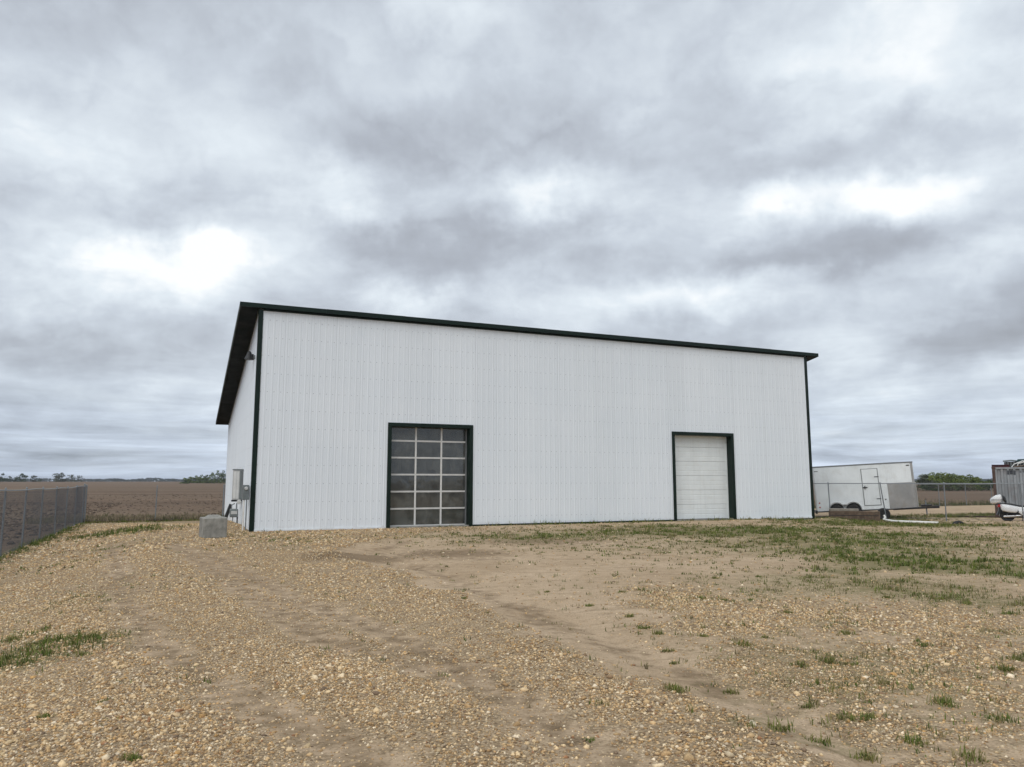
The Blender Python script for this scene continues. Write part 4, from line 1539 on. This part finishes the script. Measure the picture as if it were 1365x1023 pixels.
    MB().tube([(L + NX + 0.42, cy - 0.05, 0.34), (L + NX + 0.42, cy - 0.26, 0.36), (L + NX + 0.42, cy - 0.26, 0.44)], 0.012, 6).build('jack_handle', M['dark_steel'], t)
    MB().box(L + NX + 0.20, L + NX + 0.68, cy - 0.16, cy + 0.16, 0.01, 0.10, 0.01).build('battery_tray', M['dark_steel'], t)
    MB().box(-0.10, -0.003, 0.1, W - 0.1, -0.12, 0.02).build('rear_bumper', M['dark_steel'], t)


trailer()


# ------------------------------------------------------------------ odds and ends by the cross fence
def beams():
    # a broad weathered beam and a paler plank on it, in front of the trailer wheels
    x, y = ground_at(1109, 694, -0.17)
    t = empty('timber_beam', (x, y + 0.3, gz1(x, y)), (0, 0, R(-17)))
    tag(t, 'dark brown squared timber lying in front of the trailer wheels', 'timber')
    MB().box(0.0, 2.25, -0.16, 0.16, -0.05, 0.42, 0.02).build('beam', M['timber'], t)
    MB().box(0.02, 2.2, -0.171, -0.162, 0.20, 0.225).build('check_crack', M['black'], t)
    x2, y2 = ground_at(1108, 690, 0.2)
    p = empty('plank', (x, y + 0.3, gz1(x, y) + 0.421), (0, 0, R(-17)))
    tag(p, 'short sun-bleached plank resting on the dark timber', 'plank')
    MB().box(0.03, 1.32, -0.14, 0.12, 0.0, 0.11, 0.012).build('board', M['timber_grey'], p)
    MB().box(0.035, 1.31, -0.146, -0.141, 0.05, 0.06).build('check_crack', M['timber'], p)
    # tyre standing under the trailer nose
    u = empty('loose_tyre', (0, 0, 0))
    px, py = cf_point(3.50, 0.75)
    u.location = (px, py, gz1(px, py) + 0.27)
    u.rotation_euler = (R(6), 0, CF_A + R(8))
    tag(u, 'black tyre propped on the ground under the trailer nose', 'tyre')
    prof = [(0.17, -0.10), (0.24, -0.12), (0.285, -0.09), (0.30, -0.05), (0.30, 0.05), (0.285, 0.09), (0.24, 0.12), (0.17, 0.10)]
    m = MB().lathe(prof, (0, 0, 0), 'y', 26)
    m.build('tread', M['rubber'], u, True)
    MB().lathe([(0.168, -0.02), (0.168, 0.0)], (0, 0, 0), 'y', 20).build('rim', M['dark_steel'], u)
    # white pipe
    pts = []
    for (qx, qy, dz) in ((1180, 693.5, 0.05), (1190, 695, 0.05), (1205, 695.6, 0.045), (1225, 696.5, 0.045), (1240, 697.0, 0.035), (1251, 697.4, 0.02)):
        gx, gy = ground_at(qx, qy, -0.12)
        pts.append((gx, gy, gz1(gx, gy) + dz))
    t = tag(empty('white_pipe', pts[0]), 'long white plastic pipe lying on the grass in front of the trailer', 'pipe')
    o0 = Vector(pts[0])
    MB().tube([Vector(p) - o0 for p in pts], 0.055, 10).build('pipe', M['pvc'], t, True)
    MB().tube([Vector((-0.05, 0.05, 0.0)), Vector((0.02, 0.02, 0.12)), Vector((-0.02, 0.06, 0.22))], 0.05, 10).build('elbow', M['pvc'], t, True)
    # half-buried old tyre
    gx, gy = ground_at(1278, 700, -0.12)
    t = tag(empty('buried_tyre', (gx, gy, gz1(gx, gy) - 0.14), (R(80), 0, R(10))), 'half-buried dark tyre standing out of the grass near the white motorcycle', 'tyre')
    a = MB().lathe(prof, (0, 0, 0), 'z', 24)
    o = a.build('tread', M['rubber'], t, True)
    # long rusty rail on the dirt
    gx, gy = cf_point(7.2, 5.0)
    t = tag(empty('rusty_rail', (gx, gy, -0.22), (0, 0, CF_A)), 'long thin rusty rail lying on the dirt beyond the cross fence', 'rail')
    MB().box(0, 6.5, -0.05, 0.05, 0.0, 0.10, 0.01).build('web', M['rust'], t)
    MB().box(0, 6.5, -0.09, 0.09, 0.101, 0.12).build('flange', M['rust'], t)


beams()


def container():
    x, y = 25.80, 40.6
    z = -0.14
    t = empty('shipping_container', (x, y, z), (0, 0, R(-34)))
    tag(t, 'faded grey corrugated shipping container with rusty corner posts', 'container')
    L, W, H = 6.06, 2.44, 2.62
    # corrugated long side facing the yard (outside is -y)
    def corr(length, flip=False):
        m = MB()
        pts = []
        u = 0.12
        pitch = 0.278
        while u < length - 0.13:
            for du, dd in ((0.0, 0.0), (0.095, 0.0), (0.120, 0.075), (0.245, 0.075)):
                if u + du < length - 0.12:
                    pts.append((u + du, dd))
            u += pitch
        pts.append((length - 0.12, 0.0))
        return pts
    pr = corr(L)
    m = MB()
    vs = []
    for (u, d) in pr:
        vs += [(u, 0.03 + d, 0.16), (u, 0.03 + d, H - 0.12)]
    m.add(vs, [(2 * i, 2 * i + 2, 2 * i + 3, 2 * i + 1) for i in range(len(pr) - 1)])
    link('side_wall', plain_mesh(m, 'side_wall', M['cont']), t)
    m = MB()
    vs = []
    for (u, d) in pr:
        vs += [(u, W - 0.03 - d, 0.16), (u, W - 0.03 - d, H - 0.12)]
    m.add(vs, [(2 * i, 2 * i + 1, 2 * i + 3, 2 * i + 2) for i in range(len(pr) - 1)])
    link('side_wall', plain_mesh(m, 'side_wall', M['cont']), t)
    pe = corr(W)
    for x0, sg in ((0.03, 1), (L - 0.03, -1)):
        m = MB()
        vs = []
        for (u, d) in pe:
            vs += [(x0 + sg * d, u, 0.16), (x0 + sg * d, u, H - 0.12)]
        m.add(vs, [(2 * i, 2 * i + 1, 2 * i + 3, 2 * i + 2) for i in range(len(pe) - 1)])
        link('end_wall', plain_mesh(m, 'end_wall', M['cont']), t)
    for (u, v) in ((0, 0), (L - 0.14, 0), (0, W - 0.14), (L - 0.14, W - 0.14)):
        p = MB().box(u, u + 0.14, v, v + 0.14, 0.125, H - 0.125, 0.01).build('corner_post', M['rust'], t)
        for zz in (0.0, H - 0.12):
            MB().box(u - 0.012, u + 0.165, v - 0.012, v + 0.152, zz, zz + 0.12, 0.015).build('corner_casting', M['rust'], p)
    for v in (0.01, W - 0.09):
        MB().box(0.17, L - 0.17, v, v + 0.08, H - 0.12, H - 0.03).build('top_rail', M['cont'], t)
        MB().box(0.17, L - 0.17, v, v + 0.08, 0.03, 0.16).build('bottom_rail', M['cont'], t)
    MB().box(0.15, L - 0.15, 0.092, W - 0.092, H - 0.06, H - 0.035).build('roof', M['cont'], t)
    # stencilled marks: too blurred to read, kept as their dark blocks
    for (u0, u1, z0, z1, v) in ((0.68, 0.77, 2.20, 2.42, 0.028), (0.80, 0.92, 2.21, 2.42, 0.103), (0.956, 1.048, 2.19, 2.42, 0.028)):
        MB().box(u0, u1, v - 0.006, v, z0, z1).build('stencil_mark', M['mark'], t)
    for (u, v) in ((1.24, 0.028), (1.375, 0.103), (1.52, 0.028), (1.65, 0.103), (1.80, 0.028)):
        MB().box(u, u + 0.07, v - 0.005, v, 2.30, 2.41).build('stencil_mark', M['text_grey'], t)

    c, s = math.cos(R(-34)), math.sin(R(-34))

    def top(u, v):
        return (x + u * c - v * s, y + u * s + v * c, z + H)
    # scrap on the roof
    t = tag(empty('steel_beam', top(-0.05, 0.2), (0, 0, R(-34))), 'dark red steel beam lying on the container roof edge', 'beam')
    MB().box(0.05, 0.85, -0.06, 0.06, -0.028, 0.0, 0.004).build('flange', M['junk_red'], t)
    MB().box(0.05, 0.85, -0.012, 0.012, 0.001, 0.085).build('web', M['junk_red'], t)
    MB().box(0.05, 0.85, -0.06, 0.06, 0.086, 0.112, 0.004).build('flange', M['junk_red'], t)
    t = tag(empty('black_crate', top(0.62, 0.6), (0, 0, R(-22))), 'low black crate of scrap on the container roof', 'crate')
    MB().box(0.0, 0.85, -0.3, 0.3, -0.035, 0.27, 0.02).build('box', M['black'], t)
    for i in range(6):
        MB().box(0.04 + i * 0.14, 0.09 + i * 0.14, -0.312, -0.301, 0.0, 0.24).build('slat', M['grey_box'], t)
    MB().tube([(-0.12, -0.1, 0.30), (0.25, -0.15, 0.34), (0.5, -0.05, 0.31)], 0.04, 7).build('scrap_bar', M['grey_box'], t)
    t = tag(empty('teal_chair', top(1.08, 0.75), (0, 0, R(-34))), 'dark teal plastic seat lying on its back on the container roof', 'chair')
    m = MB()
    m.prism([(0.0, -0.03), (0.04, 0.30), (0.12, 0.40), (0.80, 0.41), (0.88, 0.34), (0.92, -0.03), (0.80, -0.03), (0.78, 0.24), (0.72, 0.28), (0.18, 0.27), (0.13, 0.22), (0.10, -0.03)], 'y', -0.25, 0.25)
    m.build('shell', M['teal'], t)
    MB().box(0.135, 0.77, -0.2, 0.2, 0.10, 0.16, 0.01).build('seat', M['teal'], t)
    t = tag(empty('bent_pipes', top(0.90, 0.3), (0, 0, R(-34))), 'tangle of pale bent pipes on the container roof before the teal seat', 'pipes')
    MB().tube([(0.0, 0, -0.03), (0.1, 0, 0.12), (0.5, 0.05, 0.30), (1.0, 0, 0.20), (1.35, 0, 0.0)], 0.025, 7).build('pipe', M['pvc'], t)
    MB().tube([(0.25, -0.1, -0.03), (0.3, -0.1, 0.16), (0.9, -0.1, 0.34), (1.1, -0.1, 0.3)], 0.03, 7).build('pipe', M['alu_white'], t)
    MB().tube([(0.1, -0.2, -0.01), (0.6, -0.15, 0.05), (1.4, -0.2, 0.02)], 0.04, 7).build('pipe', M['timber'], t)


container()


# ------------------------------------------------------------------ motorcycle
def loft(sections, n=14):
    """smooth body through elliptical sections (x, cy, cz, ry, rz, power)"""
    m = MB()
    vs, fs = [], []
    for (x, cy, cz, ry, rz) in sections:
        for j in range(n):
            t = 2 * PI * j / n
            cc, ss = math.cos(t), math.sin(t)
            e = 0.46
            vs.append((x, cy + ry * math.copysign(abs(cc) ** e, cc), cz + rz * math.copysign(abs(ss) ** e, ss)))
    k = len(sections)
    for i in range(k - 1):
        for j in range(n):
            fs.append((i * n + j, i * n + (j + 1) % n, (i + 1) * n + (j + 1) % n, (i + 1) * n + j))
    fs.append(tuple(range(n))[::-1])
    fs.append(tuple((k - 1) * n + j for j in range(n)))
    return m.add(vs, fs)


def motorcycle():
    px, py = cf_point(8.75, 0.95)
    t = empty('motorcycle', (px - 0.36, py + 0.08, gz1(px, py) - 0.02), (R(-4), 0, R(-24)))
    tag(t, 'white touring motorcycle with top case seen from behind at the fence', 'motorcycle')
    # x forward, camera side is -y
    r = 0.31
    wheel_parts(t, (0.42, 0, r), r, 0.17)
    wheel_parts(t, (1.92, 0, r), r, 0.13)
    # frame and engine
    loft([(0.60, 0, 0.40, 0.10, 0.10), (0.80, 0, 0.42, 0.20, 0.18), (1.10, 0, 0.42, 0.24, 0.22), (1.40, 0, 0.45, 0.20, 0.22), (1.55, 0, 0.52, 0.10, 0.14)]).build('engine', M['dark_steel'], t, True)
    MB().tube([(0.42, -0.11, r), (0.95, -0.12, 0.38)], [0.035, 0.05], 8).build('swing_arm', M['dark_steel'], t)
    # tail section: seat pan and side panels
    loft([(0.12, 0, 0.72, 0.10, 0.06), (0.25, 0, 0.71, 0.17, 0.10), (0.60, 0, 0.64, 0.20, 0.12), (1.00, 0, 0.55, 0.21, 0.14), (1.30, 0, 0.52, 0.20, 0.16), (1.50, 0, 0.55, 0.17, 0.16)]).build('tail_fairing', M['moto_white'], t, True)
    loft([(0.34, 0, 0.83, 0.13, 0.04), (0.60, 0, 0.78, 0.17, 0.06), (0.90, 0, 0.70, 0.19, 0.07), (1.20, 0, 0.68, 0.18, 0.07), (1.45, 0, 0.74, 0.12, 0.06)]).build('seat', M['black'], t, True)
    loft([(1.40, 0, 0.78, 0.12, 0.08), (1.50, 0, 0.82, 0.17, 0.12), (1.66, 0, 0.86, 0.17, 0.12), (1.78, 0, 0.88, 0.10, 0.08)]).build('fuel_tank', M['moto_white'], t, True)
    # panniers
    for s in (-1, 1):
        loft([(0.14, s * 0.28, 0.62, 0.05, 0.06), (0.20, s * 0.29, 0.61, 0.10, 0.14), (0.46, s * 0.30, 0.57, 0.12, 0.16), (0.70, s * 0.29, 0.52, 0.10, 0.13), (0.78, s * 0.28, 0.50, 0.05, 0.06)]).build('pannier', M['moto_white'], t, True)
        MB().tube([(0.22, s * 0.20, 0.22), (0.60, s * 0.21, 0.24), (1.05, s * 0.18, 0.28)], [0.06, 0.065, 0.035], 10).build('exhaust', M['chrome'], t, True)
        MB().tube([(1.95, s * 0.09, r), (1.66, s * 0.09, 0.92)], 0.028, 8).build('fork_leg', M['chrome'], t)
    for s in (-1, 1):
        loft([(0.84, s * 0.21, 0.47, 0.05, 0.06), (0.95, s * 0.23, 0.43, 0.08, 0.13), (1.20, s * 0.24, 0.39, 0.09, 0.19), (1.50, s * 0.23, 0.42, 0.09, 0.24), (1.66, s * 0.20, 0.52, 0.05, 0.16)]).build('side_fairing', M['moto_white'], t, True)
        MB().box(0.96, 1.34, s * 0.315 - 0.006, s * 0.315 + 0.006, 0.36, 0.42, 0.004).build('air_vent', M['black'], t)
    # top case
    tc = loft([(-0.22, 0, 0.93, 0.14, 0.08), (-0.17, 0, 0.96, 0.23, 0.14), (0.00, 0, 1.02, 0.26, 0.20), (0.18, 0, 1.07, 0.25, 0.19), (0.25, 0, 1.08, 0.16, 0.10)]).build('top_case', M['moto_white'], t, True)
    loft([(0.24, 0, 1.14, 0.16, 0.05), (0.30, 0, 1.10, 0.18, 0.12), (0.37, 0, 1.02, 0.18, 0.13), (0.42, 0, 0.94, 0.12, 0.07)]).build('backrest', M['black'], tc, True)
    MB().box(-0.21, 0.24, -0.268, 0.268, 0.985, 0.999).build('lid_seam', M['dark_steel'], tc)
    MB().box(-0.02, 0.32, -0.10, 0.10, 0.79, 0.838).build('luggage_rack', M['dark_steel'], t)
    # tail lamp, plate, mudguard
    loft([(0.04, -0.02, 0.72, 0.10, 0.04), (0.07, -0.02, 0.72, 0.15, 0.07), (0.14, 0, 0.72, 0.16, 0.08)]).build('tail_lamp', M['red_lens'], t, True)
    MB().prism([(0.10, 0.66), (0.22, 0.66), (0.20, 0.50), (0.04, 0.28), (-0.02, 0.30), (0.06, 0.50)], 'y', -0.11, 0.11).build('mudguard', M['black'], t)
    # front fairing and screen
    loft([(1.30, 0, 0.62, 0.20, 0.20), (1.55, 0, 0.70, 0.29, 0.30), (1.80, 0, 0.80, 0.27, 0.28), (2.00, 0, 0.84, 0.18, 0.18), (2.10, 0, 0.84, 0.08, 0.08)]).build('front_fairing', M['moto_white'], t, True)
    m = MB()
    m.add([(1.98, -0.16, 1.0), (1.98, 0.16, 1.0), (1.72, 0.20, 1.32), (1.72, -0.20, 1.32), (1.965, -0.16, 1.0), (1.965, 0.16, 1.0), (1.705, 0.20, 1.32), (1.705, -0.20, 1.32)],
          [(0, 1, 2, 3), (7, 6, 5, 4), (0, 4, 5, 1), (1, 5, 6, 2), (2, 6, 7, 3), (3, 7, 4, 0)])
    m.build('windscreen', M['glass'], t)
    MB().tube([(1.62, -0.40, 1.04), (1.68, -0.20, 1.08), (1.70, 0.20, 1.08), (1.62, 0.40, 1.04)], 0.016, 8).build('handlebar', M['dark_steel'], t)
    loft([(1.66, 0, 0.58, 0.06, 0.03), (1.80, 0, 0.645, 0.085, 0.03), (1.95, 0, 0.655, 0.085, 0.03), (2.15, 0, 0.60, 0.06, 0.03)]).build('front_mudguard', M['moto_white'], t, True)
    MB().tube([(1.0, -0.2, 0.30), (0.92, -0.42, 0.02)], 0.016, 6).build('side_stand', M['dark_steel'], t)


motorcycle()


# ------------------------------------------------------------------ trees
def tree(name, x, y, z, h, wdt, label, group, tones, seed, leaves=520, lobes=7, low=0.18, bare=0.0, leaf=None):
    rg = np.random.default_rng(seed)
    t = tag(empty(name, (x, y, z)), label, 'tree', group)
    tr = MB()
    hh = h * 0.62
    tr.tube([(0, 0, -0.2), (0.02 * h, 0, hh * 0.4), (-0.01 * h, 0.01 * h, hh)], [h * 0.028, h * 0.02, h * 0.008], 6)
    ends = []
    for i in range(7):
        th = rg.uniform(0, 2 * PI)
        z0 = h * rg.uniform(0.2, 0.5)
        e = (math.cos(th) * wdt * rg.uniform(0.25, 0.45), math.sin(th) * wdt * rg.uniform(0.25, 0.45), h * rg.uniform(0.5, 0.88))
        tr.tube([(0, 0, z0), (e[0] * 0.5, e[1] * 0.5, (z0 + e[2]) * 0.52), e], [h * 0.012, h * 0.008, h * 0.003], 5)
        ends.append(e)
    tr.build('trunk', M['bark'], t)
    # crown: clumps of leaf faces
    C = []
    for i in range(lobes):
        th = rg.uniform(0, 2 * PI)
        rr = wdt * 0.36 * math.sqrt(rg.random())
        C.append((rr * math.cos(th), rr * math.sin(th), h * rg.uniform(low + 0.12, 0.84), wdt * rg.uniform(0.16, 0.28), h * rg.uniform(0.09, 0.17)))
    C.append((0, 0, h * 0.88, wdt * 0.14, h * 0.12))
    if low < 0.1:
        for i in range(3):
            C.append((wdt * (i - 1) * 0.25, rg.uniform(-0.2, 0.2) * wdt, h * 0.16, wdt * 0.24, h * 0.16))
    C = np.array(C)
    k = rg.choice(len(C), leaves)
    d = rg.standard_normal((leaves, 3))
    d /= np.linalg.norm(d, axis=1, keepdims=True)
    rad = rg.uniform(0.35, 1.12, leaves) ** 0.6
    P = C[k, :3] + d * rad[:, None] * np.stack([C[k, 3], C[k, 3], C[k, 4]], 1)
    P[:, 2] = np.maximum(P[:, 2], h * low * 0.6)
    if bare > 0:
        keep = rg.random(leaves) > bare
        P, k, d = P[keep], k[keep], d[keep]
    n = len(P)
    s = (leaf or h * 0.045) * rg.uniform(0.6, 1.4, n)
    u = rg.standard_normal((n, 3))
    u /= np.linalg.norm(u, axis=1, keepdims=True)
    w = np.cross(u, rg.standard_normal((n, 3)))
    w /= np.linalg.norm(w, axis=1, keepdims=True)
    V = np.stack([P - u * s[:, None], P + w * s[:, None] * 0.7, P + u * s[:, None], P - w * s[:, None] * 0.6], 1).reshape(-1, 3)
    F = np.arange(n * 4).reshape(n, 4)
    tn = np.array(tones)[rg.choice(len(tones), n)]
    lobe_tone = rg.uniform(0.75, 1.25, len(C))
    tn = tn * lobe_tone[k][:, None] * rg.uniform(0.8, 1.2, (n, 1))
    o = link('crown', np_mesh('crown', V, F, M['leaf'], np.repeat(tn, 4, 0)), t)
    return t


SPRING = [(0.16, 0.205, 0.045), (0.205, 0.245, 0.06), (0.125, 0.165, 0.042), (0.085, 0.115, 0.034)]
DARKG = [(0.045, 0.068, 0.03), (0.06, 0.088, 0.034), (0.035, 0.05, 0.026), (0.078, 0.10, 0.038)]
GREYG = [(0.075, 0.085, 0.05), (0.06, 0.066, 0.042), (0.09, 0.095, 0.06)]
BARE = [(0.13, 0.10, 0.075), (0.10, 0.085, 0.07), (0.12, 0.115, 0.07)]


def at_dist(px, D):
    return ((px - 682.5) / 1000.0 * D / math.cos(PITCH) * 0.9915, D)


def trees():
    def gzf(x, y):
        return float(field_height(np.array([x]), np.array([y]))[0])
    # right: spring-green bushy trees beyond the dry grass
    place = ['at the trailer nose', 'second from the trailer nose', 'third from the trailer nose', 'fourth from the trailer nose', 'fifth from the trailer nose',
             'fifth from the container', 'fourth from the container', 'third from the container', 'second from the container', 'nearest to the container']
    spec = [(1229, 170, 3.9, 4.0, GREYG), (1238, 180, 4.6, 4.6, SPRING), (1248, 172, 4.3, 4.2, SPRING), (1257, 176, 4.4, 4.4, SPRING), (1266, 180, 4.2, 4.2, SPRING),
            (1277, 172, 3.8, 4.4, SPRING), (1288, 176, 4.0, 4.2, SPRING), (1297, 182, 3.4, 3.6, SPRING), (1304, 210, 2.2, 2.8, DARKG), (1314, 215, 2.7, 3.4, DARKG)]
    for i, (px, D, h, w, tn) in enumerate(spec):
        x, y = at_dist(px, D)
        adj = {id(GREYG): 'greyish half-bare', id(SPRING): 'spring green', id(DARKG): 'small dark green'}[id(tn)]
        tree('bushy_tree', x, y, gzf(x, y), h * 0.92, w * 1.25, '%s bushy tree on the right skyline, %s' % (adj, place[i]), 'trees beyond the dry grass on the right', tn, 100 + i, 1500, 11, 0.06, 0.0, 0.16)
    # behind them to the right, hidden in part by the container, and under the trees: scrub
    for i, px in enumerate((1234, 1252, 1263, 1283, 1308, 1340, 1352, 1362)):
        x, y = at_dist(px, 164)
        lab = ['scrub bush below the trees by the trailer nose', 'bare scrub bush second along under the right trees', 'bare scrub bush third along under the right trees', 'bare scrub bush fourth along under the right trees',
               'bare scrub bush left of the container', 'scrub bush hidden behind the container corner', 'scrub bush behind the container side', 'scrub bush at the right edge behind the container'][i]
        t = tree('scrub_bush', x, y, gzf(x, y), 1.7, 4.6, lab, 'scrub under the right trees', BARE if i % 2 else DARKG, 150 + i, 600, 9, 0.02, 0.2, 0.14)
        t['category'] = 'bush'
    # left: scattered farm trees on the skyline
    left = [(2, 9), (9, 13.0), (18, 9), (26, 7.5), (34, 12.5), (50, 10.0), (57, 6.5), (80, 12.5), (87, 14.0), (100, 12.0), (109, 10.0)]
    names = ['leftmost skyline tree at the picture edge', 'second skyline tree from the left edge', 'third small skyline tree from the left edge', 'small skyline tree left of the dark round one', 'dark round skyline tree standing above the fence',
             'dark conical skyline tree above the fence', 'low skyline bush right of the conical tree', 'thin open skyline tree above the fence end', 'tallest skyline tree above the fence end', 'wide sparse skyline tree right of the fence corner', 'rightmost sparse skyline tree beyond the fence corner']
    for i, (px, h) in enumerate(left):
        D = 860 + (i * 37) % 120
        x, y = at_dist(px, D)
        sparse = 0.55 if i in (7, 9, 10) else 0.0
        tree('farm_tree', x, y, gzf(x, y) - 0.5, h * 0.82, h * (1.1 if i not in (5,) else 0.8), names[i], 'scattered trees on the left skyline', GREYG if sparse or i % 3 == 2 else DARKG, 200 + i, 420, 8, 0.02, sparse, h * 0.06)
    # shelterbelt left of the shed
    for i in range(9):
        px = 250 + i * 7.2
        D = 520 + (i * 53) % 60
        x, y = at_dist(px, D)
        h = [4.2, 5.2, 6.0, 6.6, 6.4, 8.0, 9.8, 9.6, 8.8][i]
        w = ['leftmost', 'second', 'third', 'fourth', 'middle', 'sixth', 'seventh', 'eighth', 'rightmost'][i]
        tree('shelterbelt_tree', x, y, gzf(x, y) - 0.3, h, 6.8, '%s dark green tree of the shelterbelt left of the shed' % w, 'shelterbelt left of the shed', [tuple(c * 1.5 for c in q) for q in DARKG] + SPRING[:2], 300 + i, 700, 9, 0.04, 0.0, 0.34)
    # far woods on the horizon: one mass
    m = 9000
    rg = np.random.default_rng(5)
    px = rg.uniform(-150, 1500, m)
    D = rg.uniform(1900, 2100, m)
    x, y = (px - 682.5) / 1000.0 * D, D
    hh = 3.0 + 9.0 * fbm(px, px * 0, 0.035, 3, 2.0) * sstep(0.2, 0.7, fbm(px, px * 0, 0.011, 2, 9.0))
    P = np.stack([x, y, -1.5 + (hh + 2.5) * rg.random(m)], 1)
    s = rg.uniform(1.6, 4.2, m)
    V = np.stack([P + np.stack([-s, 0 * s, 0 * s], 1), P + np.stack([0 * s, s, -0.5 * s], 1), P + np.stack([s, 0 * s, 0.1 * s], 1), P + np.stack([0 * s, -0.4 * s, 0.7 * s], 1)], 1).reshape(-1, 3)
    tn = np.array([(0.07, 0.085, 0.06), (0.09, 0.10, 0.07), (0.06, 0.07, 0.055)])[rg.choice(3, m)]
    o = link('far_woods', np_mesh('far_woods', V, np.arange(m * 4).reshape(m, 4), M['leaf'], np.repeat(tn, 4, 0)))
    tag(o, 'thin line of far woods along the horizon', 'woods', kind='stuff')


trees()

# ------------------------------------------------------------------ thin moist air over the plain
hz = bpy.data.materials.new('moist_air')
hz.use_nodes = True
hz.node_tree.nodes.clear()
_vol = hz.node_tree.nodes.new('ShaderNodeVolumePrincipled')
_vol.inputs['Color'].default_value = (0.80, 0.88, 1.0, 1)
_vol.inputs['Density'].default_value = 0.00011
_out = hz.node_tree.nodes.new('ShaderNodeOutputMaterial')
hz.node_tree.links.new(_vol.outputs[0], _out.inputs['Volume'])
air = MB().box(-3400, 3400, -3300, 4400, -3.0, 22.0).build('haze', hz)
tag(air, 'thin pale haze over the flat plain', 'haze', kind='stuff')
